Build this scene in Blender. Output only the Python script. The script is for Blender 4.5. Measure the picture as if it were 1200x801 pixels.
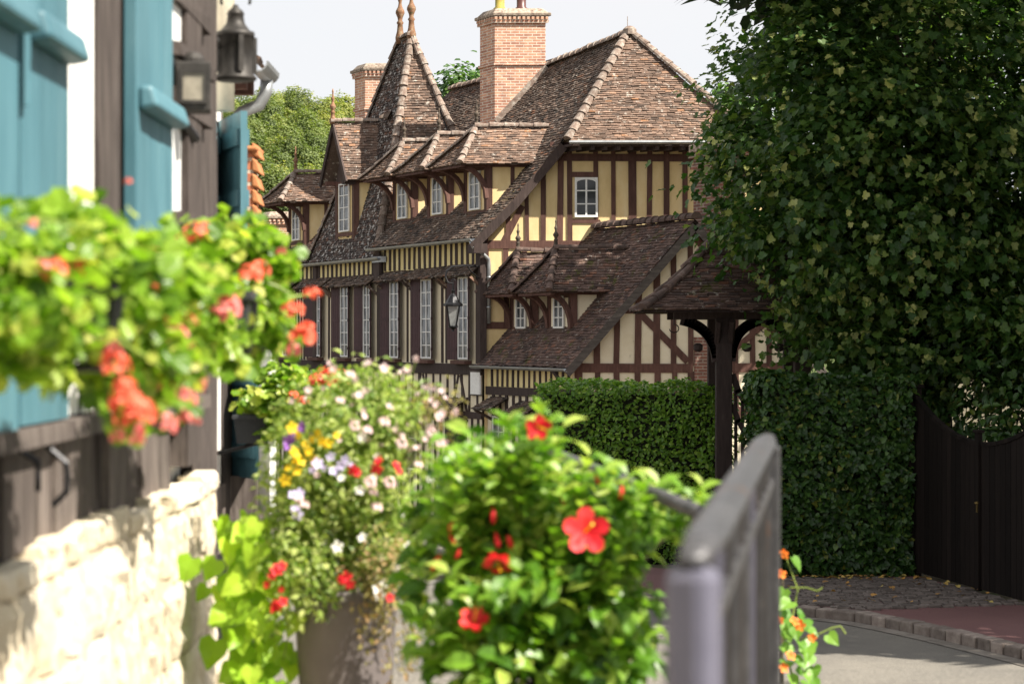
import bpy, math, random
import numpy as np
from mathutils import Vector, noise
R = math.radians
rng = np.random.default_rng(7)
random.seed(7)
for o in list(bpy.data.objects):
    bpy.data.objects.remove(o)
SC = bpy.context.scene
COL = SC.collection

# ------------------------------------------------------------------ camera, sky, sun, exposure
E, F = 1.4, 2500.0            # eye height; focal length in pixels of a 1200 px wide frame
cam = bpy.data.cameras.new('camera')
cam.lens, cam.sensor_width = 75.0, 36.0
cam.shift_y = -4.5 / 1200
cam.clip_start, cam.clip_end = 0.05, 3000
cam.dof.use_dof = True
cam.dof.focus_distance = 50.0
cam.dof.aperture_fstop = 4.6
cam.dof.aperture_blades = 9
co = bpy.data.objects.new('camera', cam); COL.objects.link(co)
co.location = (0, 0, E); co.rotation_euler = (R(90), 0, 0)
SC.camera = co

SUN_EL, SUN_AZ = 48.0, 121.0  # azimuth clockwise from +Y
w = bpy.data.worlds.new('World'); SC.world = w; w.use_nodes = True
nt = w.node_tree; nd = nt.nodes; lk = nt.links
bg = nd['Background']; bg.inputs['Strength'].default_value = 0.08
sky = nd.new('ShaderNodeTexSky'); sky.sky_type = 'NISHITA'; sky.sun_disc = False
sky.sun_elevation = R(SUN_EL); sky.sun_rotation = R(SUN_AZ); sky.dust_density = 2.0
tc = nd.new('ShaderNodeTexCoord')
mp = nd.new('ShaderNodeMapping'); mp.inputs['Scale'].default_value = (1, 1, 3.0)
nz = nd.new('ShaderNodeTexNoise'); nz.inputs['Scale'].default_value = 2.2; nz.inputs['Detail'].default_value = 5
rp = nd.new('ShaderNodeValToRGB')
rp.color_ramp.elements[0].position = 0.30; rp.color_ramp.elements[0].color = (.84, .84, .84, 1)
rp.color_ramp.elements[1].position = 0.62; rp.color_ramp.elements[1].color = (1, 1, 1, 1)
sc_ = nd.new('ShaderNodeVectorMath'); sc_.operation = 'SCALE'
sc_.inputs[0].default_value = (1.0, 1.0, 1.02); sc_.inputs['Scale'].default_value = 4.5
mx = nd.new('ShaderNodeMixRGB')
lk.new(tc.outputs['Generated'], mp.inputs['Vector']); lk.new(mp.outputs['Vector'], nz.inputs['Vector'])
lk.new(nz.outputs['Fac'], rp.inputs['Fac']); lk.new(rp.outputs['Color'], mx.inputs['Fac'])
lk.new(sky.outputs['Color'], mx.inputs['Color1']); lk.new(sc_.outputs['Vector'], mx.inputs['Color2'])
lk.new(mx.outputs['Color'], bg.inputs['Color'])

sl = bpy.data.lights.new('sun', 'SUN'); sl.energy = 5.0; sl.angle = R(0.5); sl.color = (1.0, .93, .82)
so = bpy.data.objects.new('sun', sl); COL.objects.link(so)
SDIR = Vector((math.sin(R(SUN_AZ)) * math.cos(R(SUN_EL)), math.cos(R(SUN_AZ)) * math.cos(R(SUN_EL)), math.sin(R(SUN_EL))))
so.rotation_euler = SDIR.to_track_quat('Z', 'Y').to_euler()
so.location = (20, -10, 30)
vs = SC.view_settings
vs.view_transform = 'Standard'; vs.look = 'None'; vs.exposure = 1.38; vs.gamma = 1; vs.use_curve_mapping = False
SC.cycles.max_bounces = 8; SC.cycles.diffuse_bounces = 3; SC.cycles.transmission_bounces = 4
SC.cycles.use_denoising = True

# ------------------------------------------------------------------ helpers
def P(px, py, Y):
    return Vector(((px - 600) / F * Y, Y, E - (py - 396) / F * Y))

def V(*a): return Vector(a)

def tag(o, label=None, cat=None, group=None, kind=None):
    if label: o['label'] = label
    if cat: o['category'] = cat
    if group: o['group'] = group
    if kind: o['kind'] = kind
    return o

def thing(name, loc, label, cat, group=None):
    o = bpy.data.objects.new(name, None); COL.objects.link(o)
    o.location = loc; o.empty_display_size = .1
    return tag(o, label, cat, group)

def world_off(p):
    off = Vector((0, 0, 0))
    while p is not None:
        off = off + Vector(p.location); p = p.parent
    return off

class MB:
    """collects shapes, links them as one mesh object"""
    def __init__(s): s.v = []; s.f = []; s.r = []; s.np = []
    def face(s, pts, r=0.5):
        n = len(s.v); s.v += [tuple(p) for p in pts]; s.f.append(tuple(range(n, n + len(pts)))); s.r.append(r)
    def hexa(s, a, r=None):     # a: 4 bottom points ccw, 4 top points
        n = len(s.v); s.v += [tuple(p) for p in a]
        for q in ((3, 2, 1, 0), (4, 5, 6, 7), (0, 1, 5, 4), (1, 2, 6, 5), (2, 3, 7, 6), (3, 0, 4, 7)):
            s.f.append(tuple(n + i for i in q)); s.r.append(random.random() if r is None else r)
        return s
    def box(s, x0, x1, y0, y1, z0, z1, jit=0, r=None):
        r = random.random() if r is None else r
        p = [(x0, y0, z0), (x1, y0, z0), (x1, y1, z0), (x0, y1, z0), (x0, y0, z1), (x1, y0, z1), (x1, y1, z1), (x0, y1, z1)]
        if jit: p = [tuple(c + random.uniform(-jit, jit) for c in q) for q in p]
        return s.hexa(p, r)
    def beam(s, p, q, wid, dep, nrm):
        p, q, nrm = Vector(p), Vector(q), Vector(nrm).normalized()
        d = (q - p).normalized(); a = d.cross(nrm).normalized() * wid / 2; b = nrm * dep / 2
        return s.hexa([p - a - b, p + a - b, p + a + b, p - a + b, q - a - b, q + a - b, q + a + b, q - a + b], random.random())
    def tube(s, pts, rad, n=8, caps=True):
        pts = [Vector(p) for p in pts]; m = len(pts)
        rad = rad if isinstance(rad, (list, tuple)) else [rad] * m
        base = len(s.v); prev = None; rr = random.random()
        for i, p in enumerate(pts):
            d = (pts[min(i + 1, m - 1)] - pts[max(i - 1, 0)]).normalized()
            if prev is None:
                a = d.orthogonal().normalized()
            else:
                a = (prev - d * prev.dot(d)).normalized()
            prev = a; b = d.cross(a)
            for k in range(n):
                t = 2 * math.pi * k / n
                s.v.append(tuple(p + (a * math.cos(t) + b * math.sin(t)) * rad[i]))
        for i in range(m - 1):
            for k in range(n):
                k2 = (k + 1) % n
                s.f.append((base + i * n + k, base + i * n + k2, base + (i + 1) * n + k2, base + (i + 1) * n + k)); s.r.append(rr)
        if caps:
            s.f.append(tuple(base + k for k in reversed(range(n)))); s.r.append(rr)
            s.f.append(tuple(base + (m - 1) * n + k for k in range(n))); s.r.append(rr)
        return s
    def lathe(s, prof, o, n=12):   # prof [(r,z)]
        o = Vector(o); base = len(s.v); rr = random.random(); m = len(prof)
        for r_, z_ in prof:
            for k in range(n):
                t = 2 * math.pi * k / n
                s.v.append((o.x + r_ * math.cos(t), o.y + r_ * math.sin(t), o.z + z_))
        for i in range(m - 1):
            for k in range(n):
                k2 = (k + 1) % n
                s.f.append((base + i * n + k, base + i * n + k2, base + (i + 1) * n + k2, base + (i + 1) * n + k)); s.r.append(rr)
        s.f.append(tuple(base + k for k in reversed(range(n)))); s.r.append(rr)
        s.f.append(tuple(base + (m - 1) * n + k for k in range(n))); s.r.append(rr)
        return s
    def extrude(s, pts, vec):     # closed outline of 3D points, pushed along vec
        pts = [Vector(p) for p in pts]; vec = Vector(vec); n = len(s.v); m = len(pts); rr = random.random()
        s.v += [tuple(p) for p in pts] + [tuple(p + vec) for p in pts]
        s.f.append(tuple(range(n, n + m))); s.f.append(tuple(reversed(range(n + m, n + 2 * m)))); s.r += [rr, rr]
        for i in range(m):
            j = (i + 1) % m
            s.f.append((n + j, n + i, n + m + i, n + m + j)); s.r.append(rr)
        return s
    def arr(s, verts, faces, r):   # numpy block: verts (N,3), faces list of (K,3|4) int arrays with r (K,)
        s.np.append((verts, faces, r))
    def build(s, name, mat, parent=None, smooth=False, bevel=0, sub=0):
        off = world_off(parent)
        vv = [np.array(s.v, dtype=np.float64).reshape(-1, 3)]
        loops = []; tot = []; rr = list(s.r)
        for f in s.f: loops.extend(f); tot.append(len(f))
        loops = [np.array(loops, dtype=np.int32)]; tot = [np.array(tot, dtype=np.int32)]; rr = [np.array(rr, dtype=np.float32)]
        nb = len(s.v)
        for verts, faces, r in s.np:
            vv.append(verts)
            for fa, ra in zip(faces, r):
                loops.append((fa + nb).astype(np.int32).ravel()); tot.append(np.full(len(fa), fa.shape[1], np.int32)); rr.append(ra.astype(np.float32))
            nb += len(verts)
        vv = np.concatenate(vv) - np.array(off); loops = np.concatenate(loops); tot = np.concatenate(tot); rr = np.concatenate(rr)
        me = bpy.data.meshes.new(name)
        me.vertices.add(len(vv)); me.vertices.foreach_set('co', vv.astype(np.float32).ravel())
        me.loops.add(len(loops)); me.loops.foreach_set('vertex_index', loops)
        me.polygons.add(len(tot))
        st = np.concatenate(([0], np.cumsum(tot)[:-1])).astype(np.int32)
        me.polygons.foreach_set('loop_start', st); me.polygons.foreach_set('loop_total', tot)
        at = me.attributes.new('rnd', 'FLOAT', 'FACE'); at.data.foreach_set('value', rr)
        me.update(calc_edges=True); me.validate()
        if smooth: me.shade_smooth()
        else: me.shade_flat()
        o = bpy.data.objects.new(name, me); COL.objects.link(o)
        me.materials.append(mat)
        if parent is not None: o.parent = parent
        if bevel:
            m = o.modifiers.new('bevel', 'BEVEL'); m.width = bevel; m.segments = 2; m.limit_method = 'ANGLE'; m.angle_limit = R(40)
        if sub:
            m = o.modifiers.new('sub', 'SUBSURF'); m.levels = m.render_levels = sub
        return o

# ------------------------------------------------------------------ materials
def new_mat(name):
    m = bpy.data.materials.new(name); m.use_nodes = True
    n = m.node_tree.nodes; l = m.node_tree.links
    return m, n, l, n['Principled BSDF']

def ramp(n, stops, interp='LINEAR'):
    r = n.new('ShaderNodeValToRGB'); r.color_ramp.interpolation = interp
    el = r.color_ramp.elements
    while len(el) < len(stops): el.new(.5)
    for e, (p, c) in zip(el, stops):
        e.position = p; e.color = (*c, 1) if len(c) == 3 else c
    return r

def noise_tex(n, l, scale, detail=6, rough=.6, stretch=(1, 1, 1), coord='Object'):
    tcn = n.new('ShaderNodeTexCoord'); mpn = n.new('ShaderNodeMapping')
    mpn.inputs['Scale'].default_value = stretch
    t = n.new('ShaderNodeTexNoise'); t.inputs['Scale'].default_value = scale
    t.inputs['Detail'].default_value = detail; t.inputs['Roughness'].default_value = rough
    l.new(tcn.outputs[coord], mpn.inputs['Vector']); l.new(mpn.outputs['Vector'], t.inputs['Vector'])
    return t

def mixc(n, l, fac, a, b, mode='MIX'):
    x = n.new('ShaderNodeMixRGB'); x.blend_type = mode
    for sock, val in (('Fac', fac), ('Color1', a), ('Color2', b)):
        if hasattr(val, 'is_linked'): l.new(val, x.inputs[sock])
        elif isinstance(val, (int, float)): x.inputs[sock].default_value = val
        else: x.inputs[sock].default_value = (*val, 1)
    return x.outputs['Color']

def add_bump(n, l, bsdf, height, strength=.3, dist=.02):
    b = n.new('ShaderNodeBump'); b.inputs['Strength'].default_value = strength; b.inputs['Distance'].default_value = dist
    l.new(height, b.inputs['Height']); l.new(b.outputs['Normal'], bsdf.inputs['Normal'])

def surf(name, stops, scale=4, rough=.8, bump=.3, dist=.01, stretch=(1, 1, 1), var=.25, spots=None, metal=0, spec=.3):
    """noise-coloured surface with per-piece variation and optional second stain layer (colour, scale, threshold)"""
    m, n, l, b = new_mat(name)
    t = noise_tex(n, l, scale, 8, .65, stretch)
    r = ramp(n, stops); l.new(t.outputs['Fac'], r.inputs['Fac'])
    c = r.outputs['Color']
    if var:
        a = n.new('ShaderNodeAttribute'); a.attribute_name = 'rnd'
        vr = ramp(n, [(0, (1 - var,) * 3), (1, (1 + var * .6,) * 3)]); l.new(a.outputs['Fac'], vr.inputs['Fac'])
        c = mixc(n, l, 1.0, c, vr.outputs['Color'], 'MULTIPLY')
    if spots:
        col, ss, th = spots
        t2 = noise_tex(n, l, ss, 6, .7)
        r2 = ramp(n, [(th, (0, 0, 0)), (th + .1, (1, 1, 1))]); l.new(t2.outputs['Fac'], r2.inputs['Fac'])
        c = mixc(n, l, r2.outputs['Color'], c, col)
    l.new(c, b.inputs['Base Color']); b.inputs['Roughness'].default_value = rough; b.inputs['Metallic'].default_value = metal
    b.inputs['Specular IOR Level'].default_value = spec
    if bump: add_bump(n, l, b, t.outputs['Fac'], bump, dist)
    return m

def tile_mat(name, stops, lichen=.62, moss=.66, moss_amt=1.0, lich_col=(.42, .38, .33)):
    m, n, l, b = new_mat(name)
    a = n.new('ShaderNodeAttribute'); a.attribute_name = 'rnd'
    r = ramp(n, stops); l.new(a.outputs['Fac'], r.inputs['Fac'])
    big = noise_tex(n, l, .9, 4, .6)
    br = ramp(n, [(.3, (.72, .70, .70)), (.7, (1.18, 1.12, 1.08))]); l.new(big.outputs['Fac'], br.inputs['Fac'])
    c = mixc(n, l, 1.0, r.outputs['Color'], br.outputs['Color'], 'MULTIPLY')
    fine = noise_tex(n, l, 30, 5, .7)
    fr = ramp(n, [(.3, (.7, .7, .7)), (.7, (1.25, 1.25, 1.25))]); l.new(fine.outputs['Fac'], fr.inputs['Fac'])
    c = mixc(n, l, 1.0, c, fr.outputs['Color'], 'MULTIPLY')
    li = noise_tex(n, l, 9, 7, .75)
    lr = ramp(n, [(lichen, (0, 0, 0)), (lichen + .07, (1, 1, 1))]); l.new(li.outputs['Fac'], lr.inputs['Fac'])
    c = mixc(n, l, lr.outputs['Color'], c, lich_col)
    mo = noise_tex(n, l, 2.3, 8, .75)
    mr = ramp(n, [(moss, (0, 0, 0)), (moss + .08, (moss_amt,) * 3)]); l.new(mo.outputs['Fac'], mr.inputs['Fac'])
    c = mixc(n, l, mr.outputs['Color'], c, (.075, .075, .018))
    l.new(c, b.inputs['Base Color']); b.inputs['Roughness'].default_value = .85; b.inputs['Specular IOR Level'].default_value = .25
    add_bump(n, l, b, fine.outputs['Fac'], .5, .01)
    return m

def brick_mat(name, c1, c2, mortar, bw=.22, bh=.07):
    m, n, l, b = new_mat(name)
    tcn = n.new('ShaderNodeTexCoord'); sx = n.new('ShaderNodeSeparateXYZ'); l.new(tcn.outputs['Object'], sx.inputs[0])
    ad = n.new('ShaderNodeMath'); ad.operation = 'ADD'; l.new(sx.outputs['X'], ad.inputs[0]); l.new(sx.outputs['Y'], ad.inputs[1])
    cb = n.new('ShaderNodeCombineXYZ'); l.new(ad.outputs[0], cb.inputs['X']); l.new(sx.outputs['Z'], cb.inputs['Y'])
    t = n.new('ShaderNodeTexBrick'); t.inputs['Scale'].default_value = 1; t.inputs['Brick Width'].default_value = bw; t.inputs['Row Height'].default_value = bh
    t.inputs['Mortar Size'].default_value = .012; t.inputs['Mortar Smooth'].default_value = .3; t.inputs['Bias'].default_value = -.1
    t.inputs['Color1'].default_value = (*c1, 1); t.inputs['Color2'].default_value = (*c2, 1); t.inputs['Mortar'].default_value = (*mortar, 1)
    l.new(cb.outputs[0], t.inputs['Vector'])
    nzn = noise_tex(n, l, 5, 7, .7); r = ramp(n, [(.3, (.62, .6, .6)), (.7, (1.25, 1.22, 1.2))]); l.new(nzn.outputs['Fac'], r.inputs['Fac'])
    c = mixc(n, l, 1, t.outputs['Color'], r.outputs['Color'], 'MULTIPLY')
    l.new(c, b.inputs['Base Color']); b.inputs['Roughness'].default_value = .9
    iv = n.new('ShaderNodeMath'); iv.operation = 'SUBTRACT'; iv.inputs[0].default_value = 1; l.new(t.outputs['Fac'], iv.inputs[1])
    add_bump(n, l, b, iv.outputs[0], .6, .008)
    return m

def leaf_mat(name, stops, trans=.4, rough=.38, spec=.4, tcol=None):
    m, n, l, b = new_mat(name)
    a = n.new('ShaderNodeAttribute'); a.attribute_name = 'rnd'
    r = ramp(n, stops); l.new(a.outputs['Fac'], r.inputs['Fac'])
    l.new(r.outputs['Color'], b.inputs['Base Color']); b.inputs['Roughness'].default_value = rough
    b.inputs['Specular IOR Level'].default_value = spec
    tr = n.new('ShaderNodeBsdfTranslucent'); ms = n.new('ShaderNodeMixShader'); ms.inputs[0].default_value = trans
    tcx = mixc(n, l, 1.0, r.outputs['Color'], tcol or (1.5, 1.7, .7), 'MULTIPLY'); l.new(tcx, tr.inputs['Color'])
    l.new(b.outputs[0], ms.inputs[1]); l.new(tr.outputs[0], ms.inputs[2]); l.new(ms.outputs[0], n['Material Output'].inputs['Surface'])
    return m

def flat(name, col, rough=.6, metal=0, spec=.4, var=.12, scale=20):
    a = tuple(c * (1 - var) for c in col); b_ = tuple(min(1, c * (1 + var)) for c in col)
    return surf(name, [(.3, a), (.7, b_)], scale, rough, .1, .002, var=0, metal=metal, spec=spec)

M = {}
M['tile_dark'] = tile_mat('old_dark_tiles', [(0, (.045, .037, .032)), (.3, (.090, .066, .053)), (.75, (.128, .092, .071)), (.93, (.17, .125, .098)), (1, (.20, .10, .06))], .565, .635)  # shade of the main left slope put into the darker colour
M['tile_red'] = tile_mat('weathered_red_tiles', [(0, (.080, .060, .049)), (.2, (.140, .100, .078)), (.7, (.188, .128, .097)), (.93, (.24, .168, .128)), (1, (.28, .15, .08))], .57, .665)  # lit tone of the sun-facing slopes put into the redder colour
M['tile_shade'] = tile_mat('shaded_black_tiles', [(0, (.035, .029, .027)), (.5, (.062, .046, .040)), (.85, (.10, .068, .055)), (1, (.15, .08, .055))], .535, .70, lich_col=(.5, .48, .45))  # dark side of the spire, its shade put into the tile colour
M['tile_moss'] = tile_mat('mossy_tiles', [(0, (.055, .040, .036)), (.4, (.10, .066, .055)), (.9, (.14, .094, .078)), (1, (.18, .09, .06))], .59, .57)
M['cap'] = surf('lichened_ridge_tile', [(.3, (.13, .085, .068)), (.5, (.21, .16, .13)), (.70, (.38, .345, .30))], 10, .9, .6, .015)
M['cap_dark'] = surf('dark_ridge_tile', [(.3, (.05, .04, .035)), (.6, (.13, .085, .07)), (.78, (.27, .24, .2))], 8, .9, .5, .01)
M['terra'] = surf('lichened_terracotta', [(.3, (.10, .11, .05)), (.5, (.22, .10, .055)), (.68, (.28, .24, .15))], 11, .75, .4, .005)
M['terra_dark'] = surf('dark_finial_clay', [(.3, (.04, .035, .03)), (.6, (.10, .075, .055)), (.8, (.18, .14, .1))], 12, .8, .4, .005)
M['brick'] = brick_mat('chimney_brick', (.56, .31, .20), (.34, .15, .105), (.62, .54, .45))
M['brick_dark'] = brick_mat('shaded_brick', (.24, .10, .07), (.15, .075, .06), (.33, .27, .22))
M['capstone'] = surf('lichened_cap', [(.35, (.14, .10, .08)), (.5, (.3, .24, .19)), (.7, (.45, .4, .32))], 12, .95, .6, .02)
M['yellow'] = surf('ochre_plaster', [(.28, (.60, .45, .22)), (.5, (.71, .55, .29)), (.72, (.77, .64, .39))], 1.3, .9, .3, .01, (1.6, 1.6, .7), var=.05, spots=((.50, .36, .18), 2.4, .65))
M['cream'] = surf('cream_plaster', [(.3, (.64, .56, .40)), (.7, (.75, .68, .53))], 2.2, .9, .15, .01, var=.05, spots=((.46, .4, .29), 5, .62))
M['strip'] = surf('pale_yellow_plaster', [(.3, (.66, .54, .25)), (.7, (.76, .66, .37))], 2.2, .9, .15, .01, var=.05)
M['timber'] = surf('old_red_brown_timber', [(.3, (.066, .030, .023)), (.6, (.112, .055, .042)), (.8, (.17, .10, .08))], 3, .75, .4, .006, (6, 6, 1), .25)
M['timber_dark'] = surf('dark_brown_timber', [(.3, (.030, .020, .018)), (.6, (.058, .040, .035)), (.8, (.10, .08, .07))], 3, .8, .4, .006, (6, 6, 1), .25)
M['timber_grey'] = surf('weathered_grey_timber', [(.3, (.05, .042, .038)), (.6, (.11, .095, .085)), (.8, (.2, .18, .16))], 4, .9, .5, .006, (1, 1, 5), .25)
M['shutter_dark'] = surf('maroon_shutter_paint', [(.3, (.040, .016, .020)), (.7, (.06, .026, .03))], 5, .55, .2, .004, (3, 3, 1), .2)
M['white'] = flat('white_window_paint', (.72, .72, .70), .5)
M['zinc'] = surf('zinc', [(.3, (.26, .27, .28)), (.7, (.40, .42, .43))], 6, .45, .1, .003, var=0, metal=.7, spots=((.14, .12, .10), 7, .66))
M['iron'] = flat('black_iron', (.018, .018, .02), .45, .5)
mg, n, l, b = new_mat('window_glass')
t = noise_tex(n, l, 2.6, 4, .6, (3, 3, .8)); r = ramp(n, [(.38, (.02, .025, .03)), (.5, (.10, .11, .12)), (.66, (.26, .27, .28))]); l.new(t.outputs['Fac'], r.inputs['Fac'])  # patches stand in for curtains and painted reflections
l.new(r.outputs['Color'], b.inputs['Base Color']); b.inputs['Roughness'].default_value = .05; b.inputs['Specular IOR Level'].default_value = .5
M['glass'] = mg
md, n, l, b = new_mat('dark_glass')
t = noise_tex(n, l, 2, 3, .5); r = ramp(n, [(.35, (.01, .012, .014)), (.7, (.04, .042, .045))]); l.new(t.outputs['Fac'], r.inputs['Fac'])
l.new(r.outputs['Color'], b.inputs['Base Color']); b.inputs['Roughness'].default_value = .05
M['glass_dark'] = md

# ------------------------------------------------------------------ tiled roof patches
def bil(c):    # corners: eave-left, eave-right, top-right, top-left
    c = [Vector(p) for p in c]
    return lambda a, b: (c[0] * (1 - a) + c[1] * a) * (1 - b) + (c[3] * (1 - a) + c[2] * a) * b

def tiles(mb, f, outward, expo=.080, tw=.165, th=.027, jit=.010, flare=0.0, sag=.02):
    """rows of single tiles on the ruled patch f(a,b); flare lifts the foot of the slope outwards in a curve"""
    outward = Vector(outward)
    def g(a, b):
        p = f(a, b)
        if flare: p = p + Vector((0, 0, -flare * 4 * b * (1 - b)))
        return p
    L = max((g(0, 1) - g(0, 0)).length, (g(1, 1) - g(1, 0)).length)
    rows = max(2, int(L / expo))
    vs_, qs, rs = [], [], []; nb = 0
    und = [[None] * 9 for _ in range(11)]
    nrm = (g(1, .3) - g(0, .3)).cross(g(.5, .6) - g(.5, .1)).normalized()
    if nrm.dot(outward) < 0: nrm = -nrm
    nn = np.array(nrm)
    for i in range(rows):
        b0, b1 = i / rows, min(1.0, (i + 1.3) / rows)
        p0, p1, q0, q1 = (np.array(g(0, b0)), np.array(g(1, b0)), np.array(g(0, b1)), np.array(g(1, b1)))
        ln = np.linalg.norm(p1 - p0); k = max(1, int(round(ln / tw)))
        e = (np.arange(k + 1) - (.5 if i % 2 else 0)) / max(k - (0 if not i % 2 else 0), 1)
        if i % 2: e = np.append(e, 1.0)
        e = np.clip(e + np.where((e > 0) & (e < 1), rng.normal(0, .04 / max(k, 1), len(e)), 0), 0, 1)
        a0, a1 = e[:-1], e[1:]
        ok = (a1 - a0) > 1e-4; a0, a1 = a0[ok], a1[ok]; k = len(a0)
        gap = .015 * (a1 - a0); a0 = a0 + gap; a1 = a1 - gap
        lift = th + rng.normal(0, jit * .5, k) ; slip = rng.normal(0, jit, k)
        dn = (p0 - q0); dn = dn / (np.linalg.norm(dn) + 1e-9)
        sg = sag * np.array([noise.noise(Vector((*(p0 + (p1 - p0) * x),)) * .55) for x in (a0 + a1) / 2])
        def pt(A, B, x): return A + (B - A) * x[:, None]
        tl = lift[:, None] * nn; base = sg[:, None] * nn
        c0 = pt(p0, p1, a0) + base + dn * slip[:, None]; c1 = pt(p0, p1, a1) + base + dn * slip[:, None]
        d0 = pt(q0, q1, a0) + base; d1 = pt(q0, q1, a1) + base
        tilt = rng.normal(0, jit * .4, k)[:, None] * nn
        top0, top1 = c0 + tl * 1.0 + tilt, c1 + tl - tilt
        bk0, bk1 = d0 + nn * .004, d1 + nn * .004
        bot0, bot1 = c0 - nn * .004, c1 - nn * .004
        vs_.append(np.stack([top0, top1, bk1, bk0, bot0, bot1], 1).reshape(-1, 3))
        ids = nb + np.arange(k)[:, None] * 6
        qs.append(np.concatenate([ids + np.array([0, 1, 2, 3]), ids + np.array([4, 5, 1, 0])]))
        rr = rng.random(k)
        rs.append(np.concatenate([rr, rr]))
        nb += k * 6
        # side slivers
        qs.append(ids + np.array([4, 0, 3, 3])[None, :3]); qs.append(ids + np.array([1, 5, 2])[None, :])
        rs.append(rr); rs.append(rr)
    v = np.concatenate(vs_)
    q4 = np.concatenate([q for q in qs if q.shape[1] == 4]); r4 = np.concatenate([r for q, r in zip(qs, rs) if q.shape[1] == 4])
    q3 = np.concatenate([q for q in qs if q.shape[1] == 3]); r3 = np.concatenate([r for q, r in zip(qs, rs) if q.shape[1] == 3])
    mb.arr(v, [q4, q3], [r4, r3])
    # dark sheet added below, stops light leaking between the tiles
    m = 10
    for i in range(m):
        for j in range(6):
            mb.face([g(j / 6, i / m) - nrm * .03, g((j + 1) / 6, i / m) - nrm * .03, g((j + 1) / 6, (i + 1) / m) - nrm * .03, g(j / 6, (i + 1) / m) - nrm * .03], .1)

def caps(mb, pts, r=.10, step=.33, up=(0, 0, 1)):
    """half-round ridge tiles along a polyline"""
    pts = [Vector(p) for p in pts]
    for a, b_ in zip(pts[:-1], pts[1:]):
        d = b_ - a; L = d.length; k = max(1, int(L / step)); d.normalize()
        side = d.cross(Vector(up)).normalized(); u = side.cross(d).normalized()
        for i in range(k):
            s0, s1 = L * i / k, L * (i + 1.15) / k
            s1 = min(s1, L)
            r0, r1 = r * random.uniform(1.12, 1.3), r * random.uniform(.80, .92)
            n = len(mb.v); jz = random.uniform(-.012, .012); rr = random.random()
            for s_, q in ((s0, r0), (s1, r1)):
                for kk in range(8):
                    t = math.pi * (kk / 7 * 1.16 - .08)
                    mb.v.append(tuple(a + d * s_ + side * math.cos(t) * q + u * (math.sin(t) * q * .85 + jz)))
            for kk in range(7):
                mb.f.append((n + kk, n + kk + 1, n + 8 + kk + 1, n + 8 + kk)); mb.r.append(rr)
            mb.f.append(tuple(n + kk for kk in range(8))); mb.r.append(rr)
            mb.f.append(tuple(n + 8 + kk for kk in reversed(range(8)))); mb.r.append(rr)

def finial(parent, p, h, mat, name='finial', fat=1.0):
    k = h; q = fat * h
    prof = [(.10 * q, -.12 * k), (.11 * q, 0), (.075 * q, .10 * k), (.06 * q, .22 * k), (.085 * q, .25 * k), (.05 * q, .29 * k), (.06 * q, .34 * k), (.105 * q, .42 * k), (.10 * q, .46 * k), (.05 * q, .53 * k),
            (.035 * q, .60 * k), (.055 * q, .66 * k), (.06 * q, .70 * k), (.03 * q, .75 * k), (.022 * q, .86 * k), (.032 * q, .91 * k), (.012 * q, 1.0 * k)]
    return MB().lathe(prof, p, 10).build(name, mat, parent, smooth=True)

# ------------------------------------------------------------------ leaves
def T_oval(fold=.12, wid=.5, curl=.12):
    v = np.array([(0, 0, 0), (0, .33, .0), (0, .68, -.02), (0, 1, -curl), (-wid * .42, .28, fold), (-wid * .44, .62, fold * .8), (wid * .42, .28, fold), (wid * .44, .62, fold * .8)], float)
    q = np.array([(0, 1, 5, 4)]) ; q = np.array([(4, 0, 1, 1)])
    t3 = np.array([(0, 1, 4), (2, 3, 5), (0, 6, 1), (2, 7, 3)]); q4 = np.array([(4, 1, 2, 5), (1, 6, 7, 2)])
    return v, q4, t3
def T_quad(wid=.6, bend=.15):
    v = np.array([(-wid / 2, 0.15, bend), (0, 0, 0), (wid / 2, .15, bend), (wid * .45, .7, bend * .6), (0, 1, -bend), (-wid * .45, .7, bend * .6), (0, .5, 0)], float)
    return v, np.array([(0, 1, 6, 5), (1, 2, 3, 6)]), np.array([(5, 6, 4), (6, 3, 4)])
def T_heart(wid=.95, bend=.14):
    v = np.array([(0, .08, 0), (-.24 * wid, -.06, .06), (-.5 * wid, .14, bend), (-.46 * wid, .45, bend * .7), (-.22 * wid, .78, .0), (0, 1.05, -bend), (.22 * wid, .78, 0), (.46 * wid, .45, bend * .7), (.5 * wid, .14, bend), (.24 * wid, -.06, .06), (0, .5, .0)], float)
    q = np.array([(0, 1, 2, 3), (0, 7, 8, 9), (10, 3, 4, 5), (10, 5, 6, 7)])
    return v, q, np.array([(0, 3, 10), (0, 10, 7)])
def T_round(nl=7):
    v = [(0, .12, -.05)]; m = nl * 2
    for i in range(m + 1):
        t = -math.pi / 2 + .32 + (2 * math.pi - .64) * i / m
        r = .5 if i % 2 else .42
        v.append((r * math.cos(t), .45 + r * math.sin(t), .10 + .05 * math.cos(3 * t)))
    return np.array(v, float), np.zeros((0, 4), int), np.array([(0, i + 1, i + 2) for i in range(m)])
def T_petal():   # rounded petal
    v = np.array([(-.06, 0, 0), (.06, 0, 0), (.32, .45, .10), (.36, .78, .06), (.16, 1, -.04), (-.16, 1, -.04), (-.36, .78, .06), (-.32, .45, .10), (0, .6, .02)], float)
    return v, np.array([(0, 1, 2, 8), (8, 2, 3, 4), (8, 5, 6, 7)]), np.array([(0, 8, 7), (8, 4, 5)])

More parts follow.
